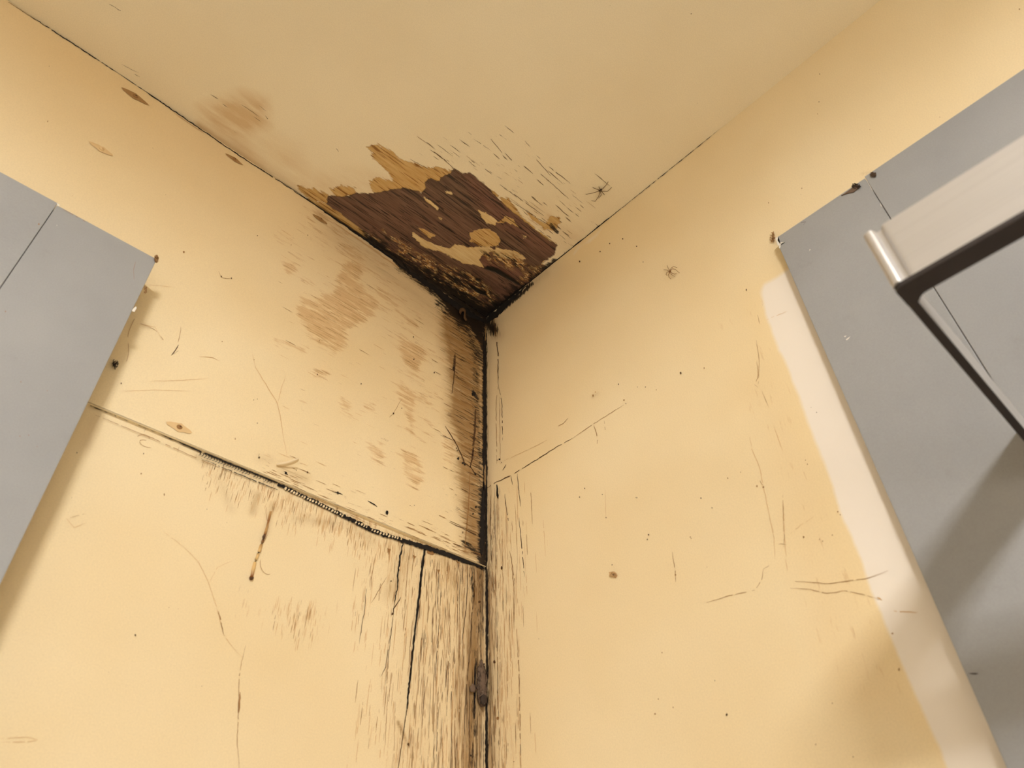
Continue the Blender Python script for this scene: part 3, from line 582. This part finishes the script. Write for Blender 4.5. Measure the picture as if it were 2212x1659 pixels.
def x_right(bm):
    ribbon(bm, 'R', CE_R[:5], 2.4, 1, .7, 1, gaps=.02); ribbon(bm, 'R', CE_R[4:7], 2.2, 1, .8, 2, gaps=.2); ribbon(bm, 'R', [(1138,617),(1087,662),(1047,700)], (5, 20), 1, 1.5, 3)
    ribbon(bm, 'R', [(1050,720),(1049,900),(1051,1060),(1050,1230)], (3, 4), 1, .8, 4, taper=False)
    ribbon(bm, 'R', [(1051,1228),(1052,1330),(1051,1432)], 6, 1, .9, 5); ribbon(bm, 'R', [(1052,1520),(1050,1600),(1050,1662)], 5, 1, .9, 6, taper=False)
    for pts, w, m in ((R4([(625,120),(640,240),(652,340),(652,520)]), 3, 2), (R4([(652,520),(675,640),(680,860)]), 1.6, 2), (R4([(650,540),(640,640),(645,1000)]), 1.4, 3), (R4([(660,600),(665,1000)]), 1.2, 3), (R4([(700,1005),(680,1040)]), 1.8, 2),
                      (R4([(580,1150),(640,1110),(720,1075),(810,1020),(940,940)]), 1.8, 2), (R5([(215,680),(420,550),(520,495)]), 1.8, 2), (R5([(520,495),(660,400),(850,280)]), 1.2, 3), (R5([(20,780),(130,730)]), 1.6, 2), (R5([(80,640),(250,560),(360,505)]), 1.0, 4),
                      (R5([(38,790),(42,840),(48,880)]), 5, 1), (R5([(130,735),(140,790)]), 2, 2), (R5([(170,720),(175,790),(190,930)]), 1.8, 2), (R5([(90,850),(100,950),(115,1040)]), 2, 2), (R5([(180,1000),(200,1200),(215,1380)]), 2, 2), (R5([(130,1300),(155,1500),(150,1659)]), 1.5, 3), (R5([(660,410),(680,480),(682,530)]), 1.6, 3), (R5([(725,380),(745,500)]), 1.2, 3),
                      (R5([(430,418),(465,400),(495,365)]), 1.5, 3), (R5([(735,825),(735,1000)]), 1.0, 4), (R5([(1160,1220),(1180,1340),(1184,1415)]), 1.6, 3), (R5([(1700,0),(1712,90),(1690,150),(1710,170)]), 1.3, 3), (R5([(1735,190),(1780,300)]), .9, 3), (R5([(1650,430),(1670,560),(1720,680),(1745,800),(1780,980),(1815,1140)]), 1.3, 4), (R5([(1720,765),(1745,800)]), 2, 3),
                      (R5([(1810,410),(1870,580)]), 1.2, 4), (R5([(1870,900),(1875,1000),(1880,1140),(1890,1250)]), 1.5, 4), (R5([(1340,1555),(1375,1555)]), 2, 3), (R5([(1380,1545),(1530,1500),(1690,1465),(1735,1400),(1745,1330),(1800,1295)]), 1.5, 3),
                      (R6([(630,560),(760,565),(860,575),(960,560),(1080,545),(1120,535),(1215,497)]), 1.7, 3), (R6([(640,600),(760,608),(860,632),(960,615),(1080,640),(1160,665)]), 1.7, 3), (R6([(1150,655),(1180,670)]), 4, 4), (R6([(595,50),(600,200),(605,300),(600,360)]), 1.3, 3), (R6([(530,220),(545,310),(550,430)]), 1.2, 4), (R6([(570,340),(620,345)]), 1.4, 3), (R6([(640,280),(700,230),(780,180)]), 1.0, 4), (R6([(610,430),(625,500)]), 1.3, 4),
                      (R6([(1250,735),(1390,745)]), 2.5, 4), (((1634,735),(1640,780),(1638,830)), 1.3, 3), (((1636,680),(1641,700)), 1.4, 3), (((1655,691),(1700,672)), .9, 4), (((1116,1359),(1121,1450),(1123,1560),(1125,1662)), 2.2, 3), (((1101,1190),(1108,1230),(1112,1262)), 2, 3)):
        ribbon(bm, 'R', list(pts), w, m, .6, 7, gaps=.12)
    for k in range(330):
        x = 1056+abs(rnd.gauss(0, 36)); y = rnd.uniform(1040, 1659); L = rnd.choice([12, 25, 45, 80])
        d = -gdir(x, y, VZ); e = np.array([x, y])+d*L
        ribbon(bm, 'R', [(x, y), tuple(e)], rnd.uniform(.6, 1.5), rnd.choice([3, 4, 4, 4]) if x > 1080 else rnd.choice([2, 3, 3]), .3, k, gaps=.05)
    for x, y, s, m in ((1079,992,3,1),(1074,994,1.6,2),(1083,999,2,2),(1296,543,2.4,2),(1317,526,2,2),(1252,565,3,2),(1375,532,2,2),(1345,516,2,2),(1389,566,2.4,2),(1771,160,1.8,2),(1769,220,2.2,2),(1766,246,1.8,3),(1879,280,1.4,3),(1732,407,3,3),(1730,420,1.6,3),(1612,626,3,2),(1470,806,3.4,2),(1521,795,2.6,3),(1377,882-46,1.4,2),(1394,836,2,2),(1418,842,2,3),(1348,864,2.6,3),(1352,872,3,2),(1336,830,2,2),
                       (1281,854,4,3),(1286,847,2.6,4),(1309,1118,2.4,2),(1401,1155,2.6,2),(1398,1165,2.6,2),(1263,1055,2,2),(1252,1074,2,2),(1301,1068,1.6,2),(1376,1075,2.6,2),(1514,1076,2,2),(1538,1097,2,2),(1374,1075,1.6,2),(1322,1220,1.8,2),(1459,1242,2.6,3),(1635,1050,3,3),(1649,1052,3,3),(1740,994,2.4,3),(1744,1003,2.4,3),(1600,1020,2,3),(1572,1033,2.6,3),(1491,1160,2,3),(1493,1163,2.4,3),(1527,1225,1.6,3),
                       (1544,1470,2.4,2),(1569,1544,3.4,2),(1570,1543,3,2),(1164,1380,1.4,2),(1110,1645,1.4,2),(1415,1542,2.6,3),(1454,1528,2.6,3),(1430,1410,2.4,3),(1422,1510,2,3),(1942,1446,4,3),(1928,1368,3,3),(1810,1105,2.6,3),(1815,1112,2,3),(1798,1446-290,2,3),(1762,1608,3,3),(1843,1635,2.4,3),(1798,1519,2.4,3),(1736,1160,3,3),(1770,1165,3,3),(1777,1169,2.4,3),(1764,891,1.8,2),(1752,880,1.2,2),(1084,1227,5,2),(1068,1430,5,2),(1075,1552,5,3),(2202,20,2.4,3),(2030,253,1.4,3),(1660,438,2,3)):
        fleck(bm, 'R', x, y, s, m)
    for q in ([(755,1350),(790,1345),(812,1370),(800,1388),(765,1375)],): patch(bm, 'R', R5(q), 4)
grid('wall_right', (0.0, 0.0, 0.0), (0, -1.0, 0), (0, 0, -0.92), 400, 360, [M['right'], M['gap'], M['darkbrown'], M['brown'], M['faint']], f_right, x_right, lens=(1.3, 1))

# ------------------------------------------------------------------ the rest of the room, continued beyond the picture
RX, RY = -2.6, -2.8
def slab(name, a, b, m):
    bm = bmesh.new(); box(bm, a, b); return link(name, bm, m, None, kind='structure')
slab('wall_left', (RX, 0.0, -ZC), (-0.95, 0.08, 0.0), M['wallback']); slab('wall_left', (-0.95, 0.0, -ZC), (0.0, 0.08, -0.92), M['wallback'])
slab('wall_right', (0.0, RY, -ZC), (0.08, -1.0, 0.0), M['wallback']); slab('wall_right', (0.0, -1.0, -ZC), (0.08, 0.0, -0.92), M['wallback'])
slab('wall_left', (-0.95, 0.010, -0.92), (0.0, 0.08, 0.0), M['wallback']); slab('wall_right', (0.010, -1.0, -0.92), (0.08, 0.0, 0.0), M['wallback'])
slab('wall_back', (RX, RY-0.08, -ZC), (0.08, RY, 0.0), M['wallback']); slab('wall_front', (RX-0.08, RY, -ZC), (RX, 0.08, 0.0), M['wallback'])
slab('ceiling', (RX, RY, 0.0), (-0.95, 0.0, 0.08), M['wallback']); slab('ceiling', (-0.95, RY, 0.0), (0.0, -1.0, 0.08), M['wallback'])
slab('ceiling', (-0.95, -1.0, 0.010), (0.08, 0.08, 0.08), M['wallback'])
slab('floor', (RX, RY, -ZC-.08), (0.0, 0.0, -ZC), M['floor'])
lamp = thing('ceiling_light', 'round ceiling lamp with a ring tube under a white dish, behind the viewer', 'ceiling light', (LX, LY, 0))
def lathe(bm, prof, n=40):
    rows = [[bm.verts.new(V((LX+r*math.cos(2*math.pi*k/n), LY+r*math.sin(2*math.pi*k/n), z))) for k in range(n)] for r, z in prof]
    for a, b in zip(rows[:-1], rows[1:]):
        for k in range(n): bm.faces.new((a[k], a[(k+1) % n], b[(k+1) % n], b[k]))
    return rows
bm = bmesh.new(); rows = lathe(bm, [(.05, -.001), (.07, -.03), (.19, -.05), (.195, LZ-.006), (.190, LZ-.006), (.185, -.055), (.07, -.055), (.03, -.055)]); bm.faces.new(rows[-1]); bmesh.ops.recalc_face_normals(bm, faces=bm.faces[:])
link('dish', bm, M['fixture'], lamp)
bm = bmesh.new(); prof = [(.100+.015*math.cos(a), LZ+.015*math.sin(a)) for a in [2*math.pi*k/10 for k in range(11)]]; lathe(bm, prof); bmesh.ops.remove_doubles(bm, verts=bm.verts[:], dist=1e-5); bmesh.ops.recalc_face_normals(bm, faces=bm.faces[:])
link('ring_tube', bm, M['diffuser'], lamp, True)

# ------------------------------------------------------------------ grey cabinets
def wobble_box(name, parent, a, b, m, bev=.0005):
    bm = bmesh.new(); box(bm, a, b, bev); return link(name, bm, m, parent)
cl = thing('cabinet', 'pale grey cabinet on the left wall, a thin seam running down its front', 'cabinet', (-0.80, 0, -1.5))
zl = -0.3045
wobble_box('side_panel', cl, (-0.6055, -0.045, -1.50), (-0.5062, -0.0005, zl), M['grey'])
wobble_box('door', cl, (-1.10, -0.0455, -1.50), (-0.6060, -0.0005, zl+.0025), M['grey'])
wobble_box('back_strip', cl, (-1.09, -0.040, -1.495), (-0.508, -0.0004, zl-.004), M['edge'], 0)
cr = thing('cabinet', 'pale grey cabinet on the right wall, behind the bright metal bracket', 'cabinet', (0, -0.8, -1.5))
zr = onX(1675, 515, -.012)[2]; yr = onX(1675, 515, -.012)[1]; ys = onX(1872, 390, -.012)[1]
wobble_box('side_panel', cr, (-0.0120, ys+.0003, -1.50), (-0.0005, yr, zr), M['grey'])
wobble_box('door', cr, (-0.0123, -1.15, -1.50), (-0.0005, ys-.0003, zr+.002), M['grey'])
wobble_box('back_strip', cr, (-0.009, -1.14, -1.495), (-0.0004, yr-.002, zr-.004), M['edge'], 0)
# chipped paint on the corners and the seams' white lip
bm = bmesh.new()
for q in ([(225,497),(245,485),(240,510),(250,525),(290,520),(265,530),(262,540),(248,545),(240,540),(235,520)], [(250,540),(262,545),(255,565),(250,560)]): patch(bm, 'CRB', crop(1600, 350, 3.016, q), 0, .0006)
ribbon(bm, 'CRB', crop(1600, 350, 3.016, [(820,120),(865,195)]), 1.4, 0, .3, 1); ribbon(bm, 'CRB', crop(1600, 350, 3.016, [(910,265),(915,285),(925,292)]), 2.0, 0, .4, 2)
for q in ([(672,1135),(690,1130),(680,1142)], [(685,1155),(715,1135),(705,1150),(690,1162)], [(450,565),(455,570),(448,580)]): patch(bm, 'CRB', crop(1600, 350, 3.016, q), 0)
link('paint_chips', bm, M['chip'], cr)['kind'] = 'stuff'
bm = bmesh.new()
patch(bm, 'CL', crop(0, 500, 2.962, [(845,500),(870,478),(875,490),(860,515),(848,512)]), 0); fleck(bm, 'CL', 123, 487, 1.6, 0); patch(bm, 'CL', [(122,438),(130,443),(125,446)], 0)
link('paint_chips', bm, M['chip'], cl)['kind'] = 'stuff'
bm = bmesh.new()
for x, y, s in ((84,484,2.2),(102,844,1.6),(45,825,2),(43,942,1.8),(62,940,1.4),(12,673,2),(80,965,1.2)): fleck(bm, 'CL', x, y, s, 0)
ribbon(bm, 'CL', [(293,565),(288,585),(290,605)], 1, 0, .4, 2); ribbon(bm, 'CL', [(120,443),(260,520)], 1.0, 0, .3, 3, gaps=.5)
link('dirt_marks', bm, M['brown'], cl)['kind'] = 'stuff'
bm = bmesh.new()
ribbon(bm, 'CRB', crop(1472, 1050, 2.724, [(1690,1102),(1745,1104)]), (2, 6), 0, .4, 3); ribbon(bm, 'CRB', crop(1472, 0, 2.962, [(765,1425),(795,1420),(780,1440)]), 2.2, 0, .5, 3); ribbon(bm, 'CRB', crop(1472, 0, 2.962, [(1280,1310),(1360,1425)]), 1.4, 0, .3, 4)
link('dirt_marks', bm, M['webdark'], cr)['kind'] = 'stuff'

# ------------------------------------------------------------------ metal bracket in front of the right cabinet
br = thing('metal_bracket', 'brushed metal U-shaped bracket with dark underside, fixed to the right grey cabinet', 'bracket', (-0.02, -0.61, -0.64))
XR = -0.265
c = onX(1928, 622, XR); yC, zB = c[1], c[2]; hh = onX(1867, 506, XR)[2]-zB
yF = -0.86; TH = 0.0045
def profile(bm, pts, z0, z1, mi=0):
    lo_ = [bm.verts.new(V((x, y, z0))) for x, y in pts]; hi = [bm.verts.new(V((x, y, z1))) for x, y in pts]; n = len(pts)
    bm.faces.new(lo_[::-1]).material_index = mi; bm.faces.new(hi).material_index = mi
    for k in range(n): bm.faces.new((lo_[k], lo_[(k+1) % n], hi[(k+1) % n], hi[k])).material_index = mi
def arc(cx, cy, r, a0, a1, n=8): return [(cx+r*math.cos(math.radians(a0+(a1-a0)*k/n)), cy+r*math.sin(math.radians(a0+(a1-a0)*k/n))) for k in range(n+1)]
zT = zB+hh; RW = 0.0150
# rail: rounded vertical lip at the end, a shallow groove, then the broad flat face
rail = [(XR+.001, yF), (XR+.001, yC-.012)]+[(XR+.0012, yC-.0105), (XR+.004, yC-.0090), (XR+.004, yC-.0062)]+arc(XR+.0028, yC-.0030, .0032, 215, 60, 8)+[(XR+RW, yC-.0005)]+[(XR+RW, yC-.006)]+arc(XR+RW+.006, yC-.013, .007, 90, 180, 6)[1:]+[(XR+RW-.001, yF)]
rail = rail[:-2]+[(XR+RW, yC-.014), (XR+RW, yF)]
bm = bmesh.new(); profile(bm, rail, zB+.0015, zT); bmesh.ops.recalc_face_normals(bm, faces=bm.faces[:])
link('rail', bm, M['metal'], br)
for yy, nm in ((yC, 'arm'), (yF+.004, 'arm')):
    bm = bmesh.new(); box(bm, (XR+RW, yy-TH, zB+.0015), (-0.0123, yy-.0005, zT), .0006)
    a = link(nm, bm, M['metal'], br)
    bm = bmesh.new(); box(bm, (XR+RW+.001, yy-TH-.0004, zB), (-0.0123, yy-.0001, zB+.0025), .0005); link('dark_underside', bm, M['trim'], a)
bm = bmesh.new()
under = [(XR+.0006, yF), (XR+.0006, yC-.004)]+arc(XR+.004, yC-.0034, .0034, 180, 90, 4)+[(XR+RW+.002, yC-.0002), (XR+RW+.002, yC-TH-.0004)]+arc(XR+RW+.005, yC-.0115, .0062, 110, 180, 6)+[(XR+RW-.0012, yF)]
profile(bm, under, zB-.0012, zB+.0016); bmesh.ops.recalc_face_normals(bm, faces=bm.faces[:]); link('dark_underside', bm, M['trim'], br)

# ------------------------------------------------------------------ spiders
def spider(label, surf, ox, oy, s, body, legs, mb, ml, size=1.0):
    fn, nrm = SURF[surf]; g = lambda x, y, d: fn(ox+x/s, oy+y/s, d)
    c = g(body[0], body[1], .003); t = thing('spider', label, 'spider', c, 'small spiders by the corner')
    b0 = g(body[0], body[1], .003); b1 = g(body[0]+body[2], body[1]+body[3], .003); ax = (b1-b0)/np.linalg.norm(b1-b0); bx = np.cross(nrm, ax)
    L = np.linalg.norm(b1-b0)
    bm = bmesh.new(); blob(bm, b0+ax*L*.35, (L*.75, L*.42, .0022*size), (ax, bx, nrm), sub=2); link('abdomen', bm, mb, t, True)
    bm = bmesh.new(); blob(bm, b0-ax*L*.45, (L*.42, L*.34, .0016*size), (ax, bx, nrm), sub=2); link('head', bm, mb, t, True)
    for l in legs:
        n = len(l); pts = []
        for i, (x, y) in enumerate(l):
            k = i/(n-1); pts.append(g(x, y, .0030*(1-k)+.0035*math.sin(math.pi*k)+.0006))
        pts = [pts[0]]+[p for a, b in zip(pts[:-1], pts[1:]) for p in ((a*.5+b*.5), b)]
        bm = bmesh.new(); tube(bm, pts, [(.00050-.00022*i/len(pts))*size for i in range(len(pts))], 5); link('leg', bm, ml, t, True)
spider('dark long-legged spider on the ceiling, right of the peeled patch', 'C', 1240, 370, 6.636, (375, 272, 28, -16),
       [[(365,280),(310,300),(240,320),(170,330)], [(355,268),(300,248),(268,232)], [(372,255),(355,220)], [(410,250),(455,205),(490,150)], [(395,285),(480,287),(540,230)], [(390,285),(435,335)], [(372,285),(355,360),(305,430),(250,422)], [(380,288),(388,345),(350,388)]], M['spider'], M['spider_leg'])
spider('pale brown spider on the right wall, below the ceiling edge', 'R', 1240, 370, 6.636, (1372, 1440, 14, -14),
       [[(1375,1420),(1395,1385),(1425,1365),(1478,1380)], [(1380,1425),(1410,1398),(1450,1405),(1512,1456)], [(1370,1420),(1350,1390),(1335,1350)], [(1362,1432),(1330,1416),(1286,1411)], [(1362,1440),(1332,1445),(1318,1480),(1336,1495)], [(1385,1450),(1440,1475),(1468,1464)], [(1372,1455),(1352,1482),(1362,1520),(1388,1545)], [(1385,1470),(1412,1490),(1440,1508)]], M['spider_pale'], M['spider_pale'], .8)

# ------------------------------------------------------------------ nails showing through the paint
for i, (x, y, s, lab) in enumerate(((292,208,1.15,'nail head in a dark diamond scar below the ceiling, topmost on the left wall'), (219,322,1.0,'painted-over nail head in a faint scar, above the left grey cabinet'),
                          (506,344,.85,'small dark nail head close under the ceiling edge, mid left wall'), (692,474,.9,'nail head in a brown stain just left of the peeled ceiling'), (387,923,1.0,'nail head above the glue bead joint, left part of the left wall'))):
    c = onY(x, y, -.0045); o = thing('nail', lab, 'nail', c, 'nails in the upper board'); faint = i == 1
    bm = bmesh.new(); rn = random.Random(i); pts = []
    for k in range(14):
        a = 2*math.pi*k/14; ex = abs(math.cos(a))**2.2*.012+.0030; pts.append((c[0]+math.cos(a)*ex*s*1.0*rn.uniform(.85, 1.1), c[2]+math.sin(a)*.0052*s*rn.uniform(.85, 1.15)))
    vs = [bm.verts.new(V((px, -.0047, pz))) for px, pz in pts]; ctr = bm.verts.new(V((c[0], -.0054, c[2])))
    for k in range(14): bm.faces.new((vs[k], vs[(k+1) % 14], ctr))
    link('filler', bm, M['nailpaint'] if (faint or i == 4) else M['nail'], o)
    bm = bmesh.new(); blob(bm, (c[0], -.0052, c[2]), (.0030*s, .0012, .0026*s), sub=2, amp=.05); link('nail_head', bm, M['nailpaint'] if faint else M['brown'], o, True)
    bm = bmesh.new(); blob(bm, (c[0]+.0005, -.0062, c[2]+.0003), (.0013*s, .0006, .0010*s), sub=1, amp=.1); link('nail_hole', bm, M['faint'] if faint else M['darkbrown'], o, True)

# ------------------------------------------------------------------ resin drip, matchstick shaped
o = thing('resin_drip', 'amber resin run with a dark round end, below the glue bead joint', 'drip', onY(565, 1175))
K3 = lambda pts: crop(0, 1050, 2.724, pts)
pts = resample(K3([(1593,150),(1580,205),(1565,265),(1552,305),(1538,345),(1520,400),(1500,450),(1488,500),(1480,540)]), 5)
bm = bmesh.new(); n = len(pts)
tube(bm, [onY(p[0], p[1], -.0006) for p in pts], [.00135*(.85+.12*math.sin(i*.9)+.45*(i/n)) for i in range(n)], 8)
e = pts[-1]; blob(bm, onY(e[0], e[1], -.0012), (.0023, .0020, .0026), sub=2)
me_o = link('run', bm, M['resin'], o, True); me = me_o.data; at = me.attributes.new('tone', 'FLOAT', 'POINT')
for i, v in enumerate(me.vertices):
    z = v.co.z-ZC; z0 = onY(*pts[0])[2]; z1 = onY(*pts[-1])[2]; k = (z-z0)/(z1-z0)
    at.data[i].value = max(.9-abs(k-.15)*3, 1.2-abs(k-.42)*6, (k-.88)*9, .05+.0*k)
bm = bmesh.new(); blob(bm, onY(pts[-1][0], pts[-1][1]+1, -.0022), (.0018, .0021, .0016), sub=2); link('burnt_end', bm, M['darkbrown'], o, True)
bm = bmesh.new(); blob(bm, onY(*K3([(1553,298)])[0], -.003), (.0014, .0012, .0034), sub=2, amp=.12); link('dark_bead', bm, M['darkbrown'], o, True)

# curled paint flake
o = thing('paint_flake', 'curled cream paint flake peeling off above the glue bead joint', 'flake', onY(625, 1000))
bm = bmesh.new()
A = crop(400, 900, 2.989, [(585,300),(620,290),(660,288),(700,275),(738,262)]); B = crop(400, 900, 2.989, [(590,318),(630,322),(670,318),(705,308),(735,290)])
rows = []
for a, b, l0, l1 in zip(A, B, (.001, .003, .006, .009, .013), (.0006, .001, .001, .003, .006)):
    m_ = ((a[0]+b[0])/2, (a[1]+b[1])/2); rows.append([bm.verts.new(V(onY(*a, -.005-l0))), bm.verts.new(V(onY(*m_, -.005-(l0+l1)/2-.0025))), bm.verts.new(V(onY(*b, -.005-l1)))])
for r0, r1 in zip(rows[:-1], rows[1:]):
    for k in range(2): bm.faces.new((r0[k], r0[k+1], r1[k+1], r1[k]))
f = link('curl', bm, M['flake'], o, True); md = f.modifiers.new('thick', 'SOLIDIFY'); md.thickness = .0006; md = f.modifiers.new('sub', 'SUBSURF'); md.levels = 1; md.render_levels = 2

# bulging loose skin of paint at the dark top corner
o = thing('paint_flake', 'brown curled scrap of loose paint in the black top corner', 'flake', onY(1000, 672))
bm = bmesh.new(); rows = []
A = crop(600, 280, 3.16, [(1235,1240),(1240,1215),(1275,1212),(1290,1240),(1280,1275),(1300,1300)]); B = crop(600, 280, 3.16, [(1250,1270),(1255,1245),(1270,1240),(1270,1255),(1262,1285),(1280,1310)])
for i, (a, b) in enumerate(zip(A, B)): rows.append([bm.verts.new(V(onY(*a, -.007))), bm.verts.new(V(onY((a[0]+b[0])/2, (a[1]+b[1])/2, -.012))), bm.verts.new(V(onY(*b, -.007)))])
for r0, r1 in zip(rows[:-1], rows[1:]):
    for k in range(2): bm.faces.new((r0[k], r0[k+1], r1[k+1], r1[k]))
f = link('curl', bm, M['brownflake'], o, True); md = f.modifiers.new('thick', 'SOLIDIFY'); md.thickness = .0006; md = f.modifiers.new('sub', 'SUBSURF'); md.levels = 1; md.render_levels = 2

# ------------------------------------------------------------------ hairs and cobweb
def strand(name, label, cat, surf, px, r=.0002, mat='hair', d=.0005, group=None):
    fn = SURF[surf][0]; P = resample(px, 6); n = len(P)
    # smooth
    for _ in range(3): P = [P[0]]+[(P[i-1]+P[i]*2+P[i+1])/4 for i in range(1, n-1)]+[P[-1]]
    bm = bmesh.new(); tube(bm, [fn(p[0], p[1], d+.0008*math.sin(i*.7)) for i, p in enumerate(P)], r, 4)
    return tag(link(name, bm, M[mat], None, True), label, cat, group)
strand('hair', 'fine curly hair hanging beside the amber resin run', 'hair', 'L', crop(0, 1050, 2.724, [(1620,5),(1580,60),(1562,150),(1575,220)])+crop(0, 1050, 2.724, [(1590,260),(1540,350),(1532,420),(1530,480),(1560,520),(1595,530),(1612,505)]))
strand('hair', 'looped hair stuck to the wall just under the joint, near the left cabinet', 'hair', 'L', crop(0, 500, 2.962, [(880,1310),(910,1290),(960,1310),(975,1340),(930,1340),(885,1320),(880,1350),(920,1380),(970,1385)]))
strand('hair', 'loose hair falling along the edge of the left cabinet', 'hair', 'U', crop(0, 500, 2.962, [(860,560),(840,600),(815,660),(820,720),(828,770),(810,830)]))
strand('hair', 'hair arching over the wall right of the left cabinet shadow', 'hair', 'U', crop(0, 500, 2.962, [(900,590),(960,610),(1010,640),(1045,695)]))

def tuft(label, surf, x, y, rx, ry, mat, seed, n=26, d0=.001, thick=.004, name='cobweb', rad=.0004):
    fn = SURF[surf][0]; rn = random.Random(seed); t = thing(name, label, 'cobweb', fn(x, y, d0))
    bm = bmesh.new()
    for k in range(n):
        a = rn.uniform(0, 6.3); q = rn.random()**.5; cx, cy = x+math.cos(a)*rx*q*.8, y+math.sin(a)*ry*q*.8; pts = []; ph = rn.uniform(0, 6)
        for j in range(7):
            ph += rn.uniform(-1.3, 1.3); cx += math.cos(ph)*rx*.28; cy += math.sin(ph)*ry*.24
            q2 = math.hypot((cx-x)/rx, (cy-y)/ry); lim = .75+.5*rn.random()
            if q2 > lim: cx = x+(cx-x)*lim/q2; cy = y+(cy-y)*lim/q2; ph += 2.2
            pts.append(fn(cx, cy, d0+thick*rn.random()*(1-.5*q)))
        tube(bm, pts, rad*rn.uniform(.5, 1.3), 4)
    o = link('threads', bm, M[mat], t, True); o['kind'] = 'stuff'
    return t
t1 = tuft('dusty grey cobweb cocoon hanging in the bottom corner crack', 'L', 1041, 1478, 10, 42, 'web', 1, 120, .002, .010, rad=.0006)
bm = bmesh.new(); blob(bm, onY(1040, 1470, -.005), (.0060, .0045, .022), seed=4, amp=.16, sub=3); blob(bm, onY(1042, 1505, -.005), (.0055, .0045, .011), seed=5, amp=.2, sub=3); link('cocoon', bm, M['web'], t1, True)
bm = bmesh.new(); blob(bm, onY(1044, 1512, -.0085), (.0045, .003, .006), seed=6, amp=.25, sub=2); link('dark_clump', bm, M['webdark'], t1, True)
bm = bmesh.new(); blob(bm, onY(1022, 1486, -.004), (.0048, .0014, .0050), seed=7, amp=.25, sub=2); link('silk_flap', bm, M['web'], t1, True)
t2 = tuft('brown dust tuft on the top edge of the right cabinet, left of the seam', 'CRB', 1849, 402, 9, 6, 'webdark', 2, 34, .0, .003, rad=.0003)
bm = bmesh.new(); P = [onX(*p, -.0132) for p in crop(1600, 340, 4.609, [(1000,378),(1060,355),(1120,345),(1150,320),(1185,290),(1160,270),(1100,310),(1050,345)])]
bm.faces.new([bm.verts.new(V(p)) for p in P]); f = link('dust', bm, M['web'], t2); md = f.modifiers.new('thick', 'SOLIDIFY'); md.thickness = .0012
t3 = tuft('round brown dust tuft on the top edge of the right cabinet, right of the seam', 'CRB', 1887, 377, 7, 5, 'web', 3, 40, .0, .003, rad=.0003)
tuft('tiny brown cobweb at the chipped corner of the right cabinet', 'R', 1668, 512, 6, 12, 'hair', 4, 14, .001, .003)
tuft('brown cobweb knot on the top corner of the left cabinet', 'CL', 338, 559, 4.5, 8, 'hair', 5, 40, .0, .003)
tuft('wisp of cobweb on the side edge of the left cabinet', 'CL', 314, 626, 3, 9, 'hair', 6, 14, .0, .002)
tuft('dark cobweb clump in the shadow beside the left cabinet', 'U', 249, 784, 6, 11, 'webdark', 7, 22, .001, .004, rad=.0003)
tuft('small tangled tan cobweb knot on the lower right wall', 'R', 1325, 1241, 7, 6, 'faint', 9, 16, .001, .002, name='cobweb', rad=.0005)
